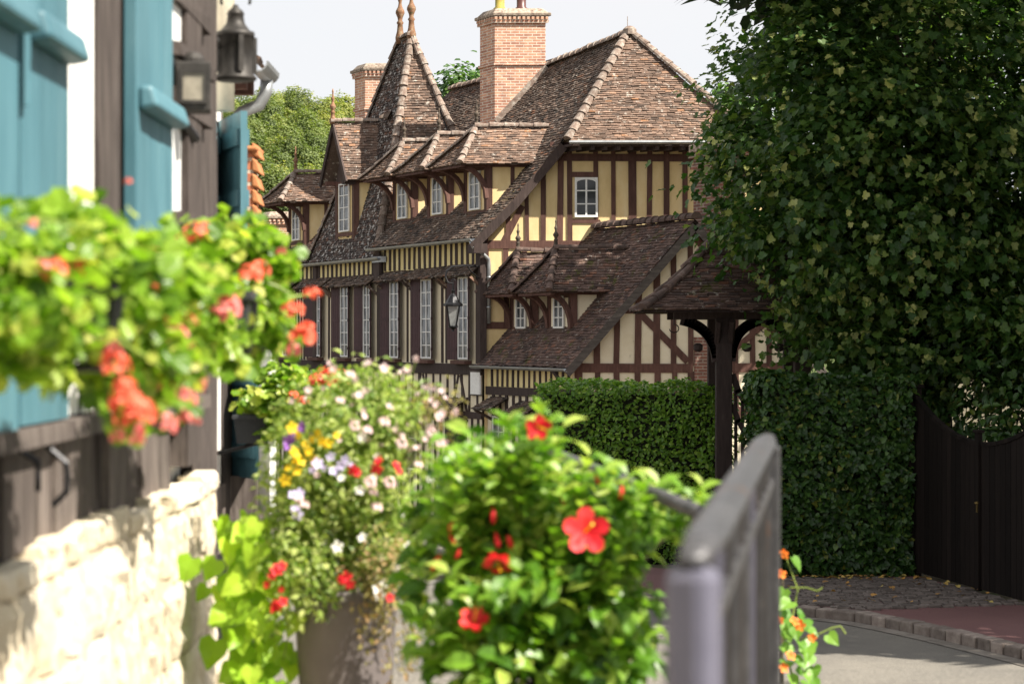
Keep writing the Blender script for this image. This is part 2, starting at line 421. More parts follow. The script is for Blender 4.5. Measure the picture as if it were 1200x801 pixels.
def leaf_block(mb, T, pos, nrm, tip, size, rnd=None):
    v, q4, t3 = T
    N = len(pos); k = len(v)
    nrm = nrm / (np.linalg.norm(nrm, axis=1, keepdims=True) + 1e-9)
    tip = tip - nrm * (tip * nrm).sum(1, keepdims=True); tip = tip / (np.linalg.norm(tip, axis=1, keepdims=True) + 1e-9)
    sd = np.cross(tip, nrm)
    W = pos[:, None] + size[:, None, None] * (v[None, :, 0:1] * sd[:, None] + v[None, :, 1:2] * tip[:, None] + v[None, :, 2:3] * nrm[:, None])
    base = (np.arange(N) * k)[:, None, None]
    rnd = rng.random(N) if rnd is None else rnd
    fs, rs = [], []
    for fa in (q4, t3):
        if len(fa):
            fs.append((base + fa[None]).reshape(-1, fa.shape[1])); rs.append(np.repeat(rnd, len(fa)))
    mb.arr(W.reshape(-1, 3), fs, rs)

def rdir(n):
    d = rng.normal(size=(n, 3)); return d / np.linalg.norm(d, axis=1, keepdims=True)

def blob_pts(c, rad, n, clumps=40, spread=.22, shell=.75, low=-1.0):
    """leaf places in clumps through an ellipsoid, most of them near its skin; returns points and outward directions"""
    d = rdir(clumps * 3); d = d[d[:, 2] > low][:clumps]
    rr = shell + (1 - shell) * rng.random(len(d)) ** .7
    inner = rng.random(len(d)) < .25; rr = np.where(inner, rng.random(len(d)) * shell, rr)
    cc = d * rr[:, None]
    ix = rng.integers(0, len(cc), n)
    p = cc[ix] + rng.normal(size=(n, 3)) * spread
    out = p / (np.linalg.norm(p, axis=1, keepdims=True) + 1e-9)
    return np.array(c) + p * np.array(rad), out

# ------------------------------------------------------------------ ground
def prof(Y):       # height of the ground relative to the eye
    pts = [(-200, -1.4), (9, -1.4), (20, -3.3), (30, -3.36), (48, -4.3), (80, -4.6), (230, -4.6), (4000, -4.6)]
    for (a, za), (b_, zb) in zip(pts[:-1], pts[1:]):
        if Y <= b_: return E + za + (zb - za) * (Y - a) / (b_ - a)
    return E - 4.6
M['earth'] = surf('dry_earth', [(.3, (.07, .055, .035)), (.7, (.12, .10, .06))], 2, .95, .4, .02, var=0, spots=((.05, .07, .02), 1.5, .55))
gm = MB()
ys = [-150, -20, 0, 5, 9, 12, 15, 18, 20, 25, 30, 36, 42, 48, 80, 200, 500, 2500]; xs = [-1500, -200, -40, -10, 0, 10, 40, 200, 1500]
for y0, y1 in zip(ys[:-1], ys[1:]):
    for x0, x1 in zip(xs[:-1], xs[1:]):
        gm.face([(x0, y0, prof(y0)), (x1, y0, prof(y0)), (x1, y1, prof(y1)), (x0, y1, prof(y1))])
tag(gm.build('ground', M['earth']), 'bare earth ground under the village', kind='structure')

# road with kerb curve
def asphalt(name, c0, c1, spk):
    m, n, l, b = new_mat(name)
    big = noise_tex(n, l, .8, 5, .6); fine = noise_tex(n, l, 90, 3, .7)
    r = ramp(n, [(.3, c0), (.7, c1)]); l.new(big.outputs['Fac'], r.inputs['Fac'])
    fr = ramp(n, [(.35, (.55, .55, .55)), (.6, (1.1, 1.1, 1.1)), (.75, spk)]); l.new(fine.outputs['Fac'], fr.inputs['Fac'])
    c = mixc(n, l, 1, r.outputs['Color'], fr.outputs['Color'], 'MULTIPLY')
    l.new(c, b.inputs['Base Color']); b.inputs['Roughness'].default_value = .9
    add_bump(n, l, b, fine.outputs['Fac'], .5, .006)
    return m
M['asphalt'] = asphalt('grey_asphalt', (.115, .106, .092), (.18, .165, .138), (1.7, 1.65, 1.6))
M['asphalt_red'] = asphalt('red_asphalt', (.12, .052, .050), (.165, .075, .07), (1.7, 1.6, 1.6))
KC = [(7.6, 8), (7.5, 9), (7.2, 12), (7.0, 15), (6.1, 19), (5.83, 20), (5.26, 21.9), (4.98, 22.7), (4.70, 23.5), (4.36, 24.3), (4.0, 25.0), (3.68, 25.32), (3.37, 25.5), (2.7, 25.8), (1.9, 26.4), (.9, 27.6), (.1, 29.5), (-.6, 33), (-1.3, 40), (-1.45, 46)]
def kerb_pt(u):
    u = max(0, min(u, len(KC) - 1.0001)); i = int(u); t_ = u - i
    return Vector((KC[i][0] * (1 - t_) + KC[i + 1][0] * t_, KC[i][1] * (1 - t_) + KC[i + 1][1] * t_, 0))
def kerb_off(d):     # polyline offset to the pavement side
    out = []
    for i, (x, y) in enumerate(KC):
        a, b_ = KC[max(i - 1, 0)], KC[min(i + 1, len(KC) - 1)]
        t_ = Vector((b_[0] - a[0], b_[1] - a[1])).normalized()
        out.append((x + t_.y * d, y - t_.x * d))
    return out
rm = MB()
k0 = kerb_off(-.02)
fine = []
for (x0, y0), (x1, y1) in zip(k0[:-1], k0[1:]):
    for j in range(3): fine.append((x0 + (x1 - x0) * j / 3, y0 + (y1 - y0) * j / 3))
fine.append(k0[-1])
def road_left(y): return -6.5
for (x0, y0), (x1, y1) in zip(fine[:-1], fine[1:]):
    for j in range(4):
        a, b_ = j / 4, (j + 1) / 4
        f = lambda x, y, t_: (road_left(y) + (x - road_left(y)) * t_, y, prof(y) + .006)
        rm.face([f(x0, y0, a), f(x0, y0, b_), f(x1, y1, b_), f(x1, y1, a)])
rm.face([(-6.5, -10, prof(0) + .006), (8, -10, prof(0) + .006), (fine[0][0], 8, prof(8) + .006), (-6.5, 8, prof(8) + .006)])
tag(rm.build('road', M['asphalt']), 'grey asphalt village road', kind='structure')
# stone channel on the road side of the kerb, then the kerb stones
M['kerb'] = surf('worn_kerb_granite', [(.3, (.13, .10, .085)), (.6, (.24, .20, .17)), (.8, (.34, .3, .26))], 9, .9, .6, .01, var=.35)
M['channel'] = surf('pale_channel_stone', [(.3, (.14, .12, .10)), (.7, (.24, .215, .185))], 7, .9, .5, .01, var=.2, spots=((.06, .055, .045), 8, .62))
ch = MB(); ka = kerb_off(-.24); kb = kerb_off(-.02)
for i in range(len(KC) - 1):
    for j in range(2):
        q = []
        for t_, L_ in ((j / 2, ka), (j / 2, kb), ((j + 1) / 2, kb), ((j + 1) / 2, ka)):
            x, y = L_[i][0] + (L_[i + 1][0] - L_[i][0]) * t_, L_[i][1] + (L_[i + 1][1] - L_[i][1]) * t_
            q.append((x, y, prof(y) + .014))
        ch.face(q, random.random())
tag(ch.build('drain_channel', M['channel']), 'pale stone drain channel along the kerb', kind='structure')
kb_ = MB()
def walk(poly, step):
    out = []; acc = 0; 
    pts = [Vector((*p, 0)) for p in poly]
    for a, b_ in zip(pts[:-1], pts[1:]):
        L = (b_ - a).length; s = acc
        while s < L:
            out.append((a + (b_ - a) * (s / L), (b_ - a).normalized())); s += step() if callable(step) else step
        acc = s - L
    return out
stones = walk(kerb_off(.08), lambda: random.uniform(.24, .34))
for (p, d), (p2, _) in zip(stones[:-1], stones[1:]):
    L = (p2 - p).length - .018
    if L < .1: continue
    n_ = Vector((d.y, -d.x, 0)); d2 = (p2 - p).normalized(); z0 = prof(p.y) - .1; z1 = prof(p.y) + .13 + random.uniform(-.008, .008); z2 = prof(p2.y) + .13 + random.uniform(-.008, .008)
    wi = .09 + random.uniform(-.008, .008)
    a, b_, c, e = p - n_ * wi, p - n_ * wi + d2 * L, p + n_ * .1 + d2 * L, p + n_ * .1
    kb_.hexa([(*a.xy, z0), (*e.xy, z0), (*c.xy, z0), (*b_.xy, z0), (*a.xy, z1), (*e.xy, z1 + .004), (*c.xy, z2 + .004), (*b_.xy, z2)])
tag(kb_.build('kerb', M['kerb'], bevel=.02), 'worn granite kerb stones', kind='structure')
# pavement: red asphalt, and setts where the drive crosses it
ki = kerb_off(.17)
def pave_z(y): return prof(y) + .125
pv = MB()
back = [(9.5, 8), (9.4, 9), (9.2, 12), (9, 15), (7.6, 19), (7.3, 20), (6.75, 22), (6.6, 22.8), (6.45, 23.6), (6.3, 24.5), (6.17, 25.4), (5.9, 27.0), (5.5, 29.1), (4.4, 29.1), (3.4, 29.2), (2.4, 29.6), (1.7, 31), (1.3, 34.5), (1.25, 41), (1.2, 46)]
for i in range(len(ki) - 1):
    for j in range(3):
        q = []
        for (ii, t_) in ((i, j / 3), (i, (j + 1) / 3), (i + 1, (j + 1) / 3), (i + 1, j / 3)):
            x = ki[ii][0] + (back[ii][0] - ki[ii][0]) * t_; y = ki[ii][1] + (back[ii][1] - ki[ii][1]) * t_
            q.append((x, y, pave_z(y)))
        pv.face(q)
tag(pv.build('pavement', M['asphalt_red']), 'red asphalt pavement behind the kerb', kind='structure')
M['sett'] = surf('grey_brown_setts', [(.3, (.075, .060, .052)), (.6, (.15, .125, .11)), (.8, (.23, .2, .18))], 10, .85, .6, .01, var=.4)
st = MB()
poly = [(3.2, 25.72), (3.72, 25.46), (4.06, 25.12), (6.16, 25.7), (5.56, 28.55), (3.3, 28.75)]
def inside(x, y, pl):
    c = False
    for i in range(len(pl)):
        (x0, y0), (x1, y1) = pl[i], pl[i - 1]
        if (y0 > y) != (y1 > y) and x < (x1 - x0) * (y - y0) / (y1 - y0) + x0: c = not c
    return c
yy = 25.0; row = 0
while yy < 29:
    xx = 2.9 + (row % 2) * .08
    while xx < 6.5:
        wx = random.uniform(.13, .19)
        if inside(xx + wx / 2, yy + .065, poly):
            z = pave_z(yy); h = .018 + random.uniform(0, .018); g = .012
            zs = [z + h + random.uniform(-.006, .006) for _ in range(4)]
            jx = random.uniform(-.01, .01)
            st.hexa([(xx + g, yy + g + jx, z - .02), (xx + wx - g, yy + g - jx, z - .02), (xx + wx - g, yy + .13 - g, z - .02), (xx + g, yy + .13 - g, z - .02),
                     (xx + g, yy + g + jx, zs[0]), (xx + wx - g, yy + g - jx, zs[1]), (xx + wx - g, yy + .13 - g, zs[2]), (xx + g, yy + .13 - g, zs[3])])
        xx += wx
    yy += .13; row += 1
tag(st.build('paving', M['sett'], bevel=.012), 'stone setts laid across the drive', kind='structure')

# ------------------------------------------------------------------ big house frame of reference: s to the right, t back along the front, z from the eye
X0, SK = -.70, -.516
def H(s, t, z): return Vector((X0 + s + SK * t, 50 + t, E + z))
ET = Vector((SK, 1, 0)).normalized(); NF = Vector((-1, SK, 0)).normalized()
ZB = -4.45
def hb(mb, s0, s1, t0, t1, z0, z1):
    return mb.hexa([H(s0, t0, z0), H(s1, t0, z0), H(s1, t1, z0), H(s0, t1, z0), H(s0, t0, z1), H(s1, t0, z1), H(s1, t1, z1), H(s0, t1, z1)])
def fbeam(mb, t0, z0, t1, z1, w_, d=.025, s=0.0):      # on the front (faces left)
    if abs(t1 - t0) < 5: t0 += random.uniform(-.012, .012); t1 += random.uniform(-.012, .012); w_ *= random.uniform(.86, 1.12)
    d += random.uniform(-.004, .004)
    mb.beam(H(s, t0, z0) + NF * (d / 2 - .03), H(s, t1, z1) + NF * (d / 2 - .03), w_, d + .06, NF)
def gbeam(mb, s0, z0, s1, z1, w_, tg, d=.025):         # on a gable end (faces the viewer)
    s0 += random.uniform(-.02, .02); s1 += random.uniform(-.02, .02); w_ *= random.uniform(.85, 1.15); d += random.uniform(-.004, .004)
    if abs(s1 - s0) > 1: z0 += random.uniform(-.02, .02); z1 += random.uniform(-.02, .02)
    n_ = Vector((0, -1, 0))
    mb.beam(H(s0, tg, z0) + n_ * (d / 2 - .03), H(s1, tg, z1) + n_ * (d / 2 - .03), w_, d + .06, n_)

def window(parent, o, eu, ev, en, wd, ht, nx, ny, name='window', mat='white', glass='glass', fr=.045, mun=.022, arch=0):
    """frame and glazing bars as one mesh, the pane a child of it. o = lower-left corner on the wall"""
    eu, ev, en = Vector(eu).normalized(), Vector(ev), Vector(en).normalized()
    m = MB()
    def bx(u0, u1, v0, v1, d0, d1):
        q = lambda u, v, d: o + eu * u + ev * v + en * d
        m.hexa([q(u0, v0, d0), q(u1, v0, d0), q(u1, v0, d1), q(u0, v0, d1), q(u0, v1, d0), q(u1, v1, d0), q(u1, v1, d1), q(u0, v1, d1)])
    bx(0, fr, 0, ht, 0, .04); bx(wd - fr, wd, 0, ht, 0, .04); bx(fr, wd - fr, 0, fr, 0, .038); bx(fr, wd - fr, ht - fr, ht, 0, .038)
    for i in range(1, nx):
        c = wd * i / nx; k = mun * (1.5 if nx % 2 == 0 and i == nx // 2 else 1)
        bx(c - k / 2, c + k / 2, fr, ht - fr, .003, .034)
    for j in range(1, ny):
        c = ht * j / ny; bx(fr, wd - fr, c - mun / 2, c + mun / 2, .005, .030)
    if arch:    # rounded upper corners
        for sgn in (0, 1):
            c0 = fr if not sgn else wd - fr
            pts = [(c0, ht - fr), (c0, ht - fr - arch)] + [(c0 + (1 if not sgn else -1) * (wd / 2 - fr) * (1 - math.cos(a)), ht - fr - arch + arch * math.sin(a)) for a in np.linspace(.3, math.pi / 2, 5)]
            pp = [o + eu * u + ev * v + en * .002 for u, v in pts]
            m.extrude(pp, en * .034)
    f = m.build(name, M[mat], parent)
    g = MB(); g.face([o + eu * (fr * .5) + ev * (fr * .5) + en * .012, o + eu * (wd - fr * .5) + ev * (fr * .5) + en * .012, o + eu * (wd - fr * .5) + ev * (ht - fr * .5) + en * .012, o + eu * (fr * .5) + ev * (ht - fr * .5) + en * .012])
    g.build('pane', M[glass], f)
    return f

house = thing('timber_framed_house', H(3, 5, ZB), 'large half timbered house with ochre gable, steep tiled roofs, spire and tall brick chimney', 'house')
GZ = 1.174
def slope_z(s):    # left slope of the main roof, a little flared at the foot
    pts = [(-.3, 2.34), (.6, 3.25), (1.75, 4.62), (3.84, 7.1)]
    for (a, za), (b_, zb) in zip(pts[:-1], pts[1:]):
        if s <= b_: return za + (zb - za) * (s - a) / (b_ - a)
    return 7.1
def ridge_z(t): return 7.2 if t <= .6 else (7.2 + (6.9 - 7.2) * (t - .6) / 3.6 if t < 4.2 else 6.9)
# walls
wm = MB()
hb(wm, 0, 7.6, 0, 9.4, ZB, 2.42)
n_ = len(wm.v)
gab = [H(0, 0, 2.42), H(7.6, 0, 2.42), H(7.6, 0, 2.6), H(5.95, 0, 4.62), H(1.75, 0, 4.62), H(.35, 0, 2.95), H(.0, 0, 2.5)]
wm.extrude(gab, Vector((SK * .3, .3, 0)))
hb(wm, .02, 5.0, 9.4, 12.6, ZB, 2.12)
wm.build('wall', M['yellow'], house)
wf = MB()                # lighter render of the street front
wf.hexa([H(-.012, .0, 1.6), H(0.05, .0, 1.6), H(.05, 12.6, 1.6), H(-.012, 12.6, 1.6), H(-.012, 0, 2.4), H(.05, 0, 2.4), H(.05, 12.6, 2.1), H(-.012, 12.6, 2.1)])
wf.build('upper_front_plaster', M['strip'], house)
wf = MB()
hb(wf, -.012, .05, .0, 12.6, ZB, 1.598)
wf.build('lower_front_plaster', M['cream'], house)

# timber of the front
tf = MB()
for t in np.arange(.12, 5.0, .268): fbeam(tf, t, 1.72, t, 2.36, .115, .03)
for t in np.arange(5.35, 12.5, .275): fbeam(tf, t, 1.55, t, 2.1, .115, .03)
fbeam(tf, -.02, -.74, 12.6, -.74, .26, .05)                 # the long beam under the windows
fbeam(tf, -.02, 1.60, 12.6, 1.56, .16, .04)
wins = [(.56, 1.04), (2.38, 2.92), (4.12, 4.6), (5.72, 6.12), (7.02, 7.5), (8.75, 9.2), (10.9, 11.35)]
def near_win(t): return any(a - .32 < t < b_ + .5 for a, b_ in wins)
for t in np.arange(.1, 12.5, .2):
    if not near_win(t): fbeam(tf, t, -.6, t, 1.55, .10, .03)
for t in np.arange(.2, 12.5, .36): fbeam(tf, t, -1.75, t, -.86, .09, .028)
for t in (1.0, 2.9, 4.8, 6.7, 8.6):
    fbeam(tf, t, -.88, t - .32, -1.75, .08, .032); fbeam(tf, t + .1, -.88, t + .42, -1.75, .08, .032)
fbeam(tf, -.02, -1.82, 12.6, -1.82, .16, .04)
for t in np.arange(.15, 12.5, .3): fbeam(tf, t, ZB, t, -1.9, .11, .03)
tf.build('front_timbers', M['timber_dark'], house)
for t in (.02, 5.15, 9.1, 12.5):
    tp = MB(); hb(tp, -.09, .06, t - .11, t + .11, -.6, 2.28 if t < 5 else 2.05); tp.build('corner_post', M['timber_dark'], house)
tp = MB(); hb(tp, -.16, -.095, 4.98, 5.3, 1.5, 2.2); tp.build('corbel', M['timber_dark'], house)

# front windows with their shutters, sills and hoods
for i, (a, b_) in enumerate(wins):
    wd = (b_ - a) * 1.125
    o = H(-.03, b_, -.5); eu = -ET
    window(house, o, eu, (0, 0, 1), NF, wd, 1.95, 2, 6, fr=.035, mun=.02)
    sh = MB()
    def leaf(t0, w_, ang):
        d = (ET * math.cos(ang) + NF * math.sin(ang)) * (1 if w_ > 0 else -1); w_ = abs(w_); nn_ = Vector((-d.y, d.x, 0))
        p = H(-.055, t0, -.52); k = 4
        for j in range(k):
            q0, q1 = p + d * (w_ * j / k + .003), p + d * (w_ * (j + 1) / k - .003)
            sh.hexa([q0 - nn_ * .016, q1 - nn_ * .016, q1 + nn_ * .016, q0 + nn_ * .016] + [q + V(0, 0, 1.97) for q in (q0 - nn_ * .016, q1 - nn_ * .016, q1 + nn_ * .016, q0 + nn_ * .016)])
        for z in (.25, 1.0, 1.7):
            sh.beam(p + d * .02 + V(0, 0, z), p + d * (w_ - .02) + V(0, 0, z), .07, .052, nn_)
    leaf(b_ + .02, .42, R(10)); sh.build('shutter', M['shutter_dark'], house)
    sh = MB(); leaf(a - .02, -.28, R(-25)); sh.build('shutter', M['shutter_dark'], house)
    sm = MB(); hb(sm, -.2, -.03, a - .12, b_ + .1, -.62, -.53); sm.build('sill', M['timber'], house, bevel=.01)
def hood(t0, t1, z0, z1, out=.34, mat='tile_dark', par=None, s=0):
    m = MB()
    tiles(m, bil([H(s - out, t0, z0), H(s - out, t1, z0), H(s + .02, t1, z1), H(s + .02, t0, z1)]), (-1, -.5, 1), expo=.078, tw=.155, sag=.05, jit=.012)
    for t in (t0 + .05, t1 - .05): m.beam(H(s - .02, t, z0 - .25), H(s - out + .06, t, z0 - .02), .06, .06, ET)
    return m.build('window_hood', M[mat], par or house)
for a, b_, dz in ((-.02, 1.62, 0), (1.68, 3.32, -.01), (3.38, 4.95, -.04), (5.3, 8.0, -.1), (8.15, 9.9, -.1), (10.2, 12.2, -.1)):
    hood(a, b_, 1.47 + dz, 1.76 + dz)
hood(.6, 2.3, -1.72, -1.40, .5)
hood(3.6, 6.4, -1.70, -1.42, .45)
# ground floor door and notice
dr = MB(); hb(dr, -.05, 0.02, .75, 1.7, ZB, -1.9)
for t in (.95, 1.18, 1.42): hb(dr, -.06, 0, t - .01, t + .01, ZB + .1, -2.0)
d_ = dr.build('door', M['timber_dark'], house)
hn = MB(); hn.tube([H(-.07, .85, -3.4), H(-.11, .85, -3.4), H(-.11, .95, -3.4)], .012); hn.build('handle', M['iron'], d_)
for tt in (3.2, 5.2):
    window(house, H(-.02, tt + .8, -3.3), -ET, (0, 0, 1), NF, .9, 1.2, 2, 3)

# gable timbers
gt = MB()
for s, w_, z1 in ((.06, .18, 2.5), (.62, .10, 3.15), (1.04, .10, 3.7), (1.42, .13, 4.1), (1.84, .13, 4.5), (2.05, .11, 4.52)):
    gbeam(gt, s, 2.2, s, z1, w_, 0)
for s, w_ in ((2.66, .12), (3.08, .12), (3.52, .17), (3.93, .12), (4.34, .12), (4.75, .12), (5.15, .12), (5.56, .15), (6.0, .12)):
    gbeam(gt, s, 2.2, s, 4.5, w_, 0, .024)
gbeam(gt, 0, 2.18, 7.5, 2.18, .2, 0, .03)
gbeam(gt, 1.6, 4.22, 6.0, 4.22, .17, 0, .03)
gbeam(gt, 1.6, 4.52, 6.0, 4.52, .16, 0, .03)
gbeam(gt, 2.1, 3.83, 2.62, 3.83, .12, 0, .026)
gbeam(gt, 2.1, 2.74, 2.62, 2.74, .12, 0, .026)
gbeam(gt, .94, 3.1, .50, 2.2, .14, 0, .032)
gbeam(gt, 2.7, 2.75, 3.0, 2.25, .10, 0, .022)
for s, w_ in ((.06, .18), (.56, .12), (1.0, .11), (1.5, .11), (2.0, .11)): gbeam(gt, s, .3, s, 2.1, w_, 0)
gbeam(gt, 0, .3, 7.5, .3, .18, 0, .03)
gt.build('gable_timbers', M['timber'], house)
window(house, H(2.17, 0, 2.83) + V(0, -.012, 0), (1, 0, 0), (0, 0, 1), (0, -1, 0), .54, .93, 2, 3, glass='glass_dark', fr=.05, mun=.028, arch=.07)

# roofs
TO = -.30      # verge
rm_ = MB()
def mslope(t0, t1, s0, s1=3.84):
    ss = [s for s in (-.3, .6, 1.75, 3.84) if s0 < s < s1]; ss = [s0] + ss + [s1]
    for a, b_ in zip(ss[:-1], ss[1:]):
        za = lambda s, t: (slope_z(s) if s < 3.8 else ridge_z(t))
        tiles(rm_, bil([H(a, t0, za(a, t0)), H(a, t1, za(a, t1)), H(b_, t1, za(b_, t1)), H(b_, t0, za(b_, t0))]), (-1, -.5, 1))
HS0, HS1, HZ, HT = 1.66, 5.95, 4.55, -.69      # hip eave
# lower part up to the hip foot, then the part that leans back to the hip line
mslope(TO, 5.2, -.3, HS0)
mslope(5.2, 9.4, .6, HS0)
za = slope_z(HS0)
ss = [HS0, 1.75, 3.84]
apex = H(3.8, .6, 7.2)
def hipline(s): k = (s - HS0) / (3.8 - HS0); return TO + (.6 - TO) * k
tiles(rm_, bil([H(HS0, TO, za), H(HS0, 4.2, za), H(3.84, 4.2, 6.9), apex]), (-1, -.5, 1))
tiles(rm_, bil([H(HS0, 4.2, za), H(HS0, 9.4, za), H(3.84, 9.4, 6.88), H(3.84, 4.2, 6.9)]), (-1, -.5, 1))
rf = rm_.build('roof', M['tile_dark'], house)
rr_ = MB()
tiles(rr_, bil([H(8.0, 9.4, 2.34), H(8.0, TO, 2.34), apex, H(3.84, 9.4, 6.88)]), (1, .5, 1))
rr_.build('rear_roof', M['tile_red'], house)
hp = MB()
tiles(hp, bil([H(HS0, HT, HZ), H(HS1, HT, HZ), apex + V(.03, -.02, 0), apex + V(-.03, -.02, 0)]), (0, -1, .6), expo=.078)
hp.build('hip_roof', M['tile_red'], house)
vb = MB()     # boards under the verge and hip eave
for (sa, sb_) in ((-.38, .6), (.6, 1.75)):
    vb.beam(H(sa, TO - .01, slope_z(max(sa, -.3)) - .15 - (.08 if sa < -.3 else 0)), H(sb_, TO - .01, slope_z(sb_) - .15), .2, .06, (0, -1, 0))
hb(vb, -.36, -.05, TO - .05, -.04, 1.98, 2.2)
vb.build('verge_board', M['timber_dark'], house)
gu = MB(); gu.tube([H(HS0 - .02, HT - .05, HZ - .03), H(HS1, HT - .05, HZ - .03)], .045, 8)
gu.build('hip_gutter', M['zinc'], house)
sf = MB(); hb(sf, HS0 + .08, HS1, HT + .03, -.0, HZ - .11, HZ - .06)
for s in np.arange(1.9, 6, .3): hb(sf, s, s + .08, HT + .05, 0, HZ - .2, HZ - .1)
sf.build('soffit', M['timber_dark'], house)
rg = MB()
caps(rg, [H(HS0 - .04, HT - .02, HZ + .05), apex + V(-.05, 0, .04)], .105, .25)
caps(rg, [H(HS1 + .04, HT - .02, HZ + .05), apex + V(.05, 0, .04)], .105, .25)
caps(rg, [apex + V(0, 0, .05), H(3.84, 4.2, 6.95), H(3.84, 9.4, 6.93)], .11, .30)
rg.build('ridge_tiles', M['cap'], house)
tg_ = MB(); tg_.lathe([(.17, -.05), (.16, .08), (.09, .14), (.02, .16)], apex + V(0, 0, .04), 10); tg_.tube([apex + V(-.05, 0, .15), apex + V(-.05, 0, .42)], .008); tg_.build('roof_cap', M['cap'], house)

# gutters and downpipe
gz = MB()
def gutter(m, p, q, r=.075):
    p, q = Vector(p), Vector(q); d = (q - p).normalized(); a = d.cross(V(0, 0, 1)).normalized()
    n0 = len(m.v)
    for pt_ in (p, q):
        for rr0 in (r, r * .86):
            for k in range(9):
                t_ = math.pi * k / 8
                m.v.append(tuple(pt_ + a * math.cos(t_) * rr0 - V(0, 0, 1) * math.sin(t_) * rr0))
    for k in range(8):
        for (i, j) in ((0, 18), (9, 27)): m.f.append((n0 + i + k, n0 + i + k + 1, n0 + j + k + 1, n0 + j + k)); m.r.append(.5)
        for i in (0, 18): m.f.append((n0 + i + k, n0 + i + k + 1, n0 + i + 9 + k + 1, n0 + i + 9 + k)); m.r.append(.5)
    for i in (0, 8): m.f.append((n0 + i, n0 + 9 + i, n0 + 27 + i, n0 + 18 + i)); m.r.append(.5)
gutter(gz, H(-.38, -.32, 2.32), H(-.38, 5.15, 2.30))
gutter(gz, H(-.2, 4.85, 2.08), H(-.2, 12.7, 2.05), .085)
hb(gz, -.2, -.06, 4.8, 5.3, 1.95, 2.1)
gz.build('gutter', M['zinc'], house)
dp = MB(); dp.tube([H(-.38, -.22, 2.26), H(-.36, -.3, 2.12), H(-.1, -.2, 1.98), H(.10, -.10, 1.85), H(.12, -.08, 1.7), H(.12, -.08, .34)], .045, 10)
for z in (1.4, .7): dp.tube([H(.12, -.08, z), H(.12, -.08, z + .04)], .056, 10)
dp.build('downpipe', M['zinc'], house, smooth=True)

# the spire over the pavilion
A0, A1 = H(1.6, 6.95, 8.05), H(1.6, 7.6, 8.05)
def pyr(t_, s_, z_, k): return None
eA, eB, eC, eD = H(-.12, 5.2, 2.1), H(-.12, 9.4, 2.1), H(3.35, 9.4, 2.1), H(3.35, 5.2, 2.1)
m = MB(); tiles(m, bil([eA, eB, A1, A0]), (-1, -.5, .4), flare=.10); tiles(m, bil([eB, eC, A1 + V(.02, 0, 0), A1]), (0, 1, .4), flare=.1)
m.build('spire_roof', M['tile_shade'], house)
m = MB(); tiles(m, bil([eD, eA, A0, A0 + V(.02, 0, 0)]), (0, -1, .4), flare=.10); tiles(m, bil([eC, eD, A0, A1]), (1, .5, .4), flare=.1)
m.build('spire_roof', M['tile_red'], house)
def curve_line(p, q, fl, n=12, lift=.05):
    return [Vector(p) * (1 - b) + Vector(q) * b + V(0, 0, -fl * 4 * b * (1 - b) + lift) for b in np.linspace(0, 1, n)]
m = MB()
for p, q in ((eA, A0), (eD, A0), (eB, A1)): caps(m, curve_line(p, q, .10), .10, .25)
caps(m, [A0 + V(0, -.1, .04), A1 + V(0, .1, .04)], .1, .3)
m.build('ridge_tiles', M['cap'], house)
for q in (A0, A1): finial(house, q + V(0, 0, .06), 1.55, M['terra'], fat=.75)
m = MB(); m.tube([A0 + V(.05, -.1, 0), H(2.25, 6.15, 5.25)], .016, 6); m.build('lightning_rod', M['iron'], house)
m = MB(); c = H(.85, 6.9, 5.9); m.hexa([c + V(-.12, -.2, -.05), c + V(.1, -.2, -.05), c + V(.1, .05, -.05), c + V(-.12, .05, -.05), c + V(-.12, -.2, .0), c + V(.2, -.2, .14), c + V(.2, .05, .14), c + V(-.12, .05, .0)]); m.build('roof_vent', M['cap'], house)

# far section beyond the pavilion
m = MB()
f0, f1, f2, f3 = H(-.14, 9.3, 2.1), H(-.14, 12.75, 2.1), H(2.4, 11.6, 4.75), H(2.4, 9.3, 4.75)
tiles(m, bil([f0, f1, f2, f3]), (-1, -.5, .7))
tiles(m, bil([f1, H(5.2, 12.75, 2.1), f2 + V(.02, 0, 0), f2]), (0, 1, .7)); tiles(m, bil([H(5.2, 12.75, 2.1), H(5.2, 9.3, 2.1), f3, f2]), (1, .5, .7))
caps(m, [f2, f3], .1)
m.build('far_roof', M['tile_moss'], house)

def curved_solid(mb, pts, w_, d, nrm):
    for a, b_ in zip(pts[:-1], pts[1:]):
        e = (b_ - a).normalized() * .012; mb.beam(a - e, b_ + e, w_, d, nrm)
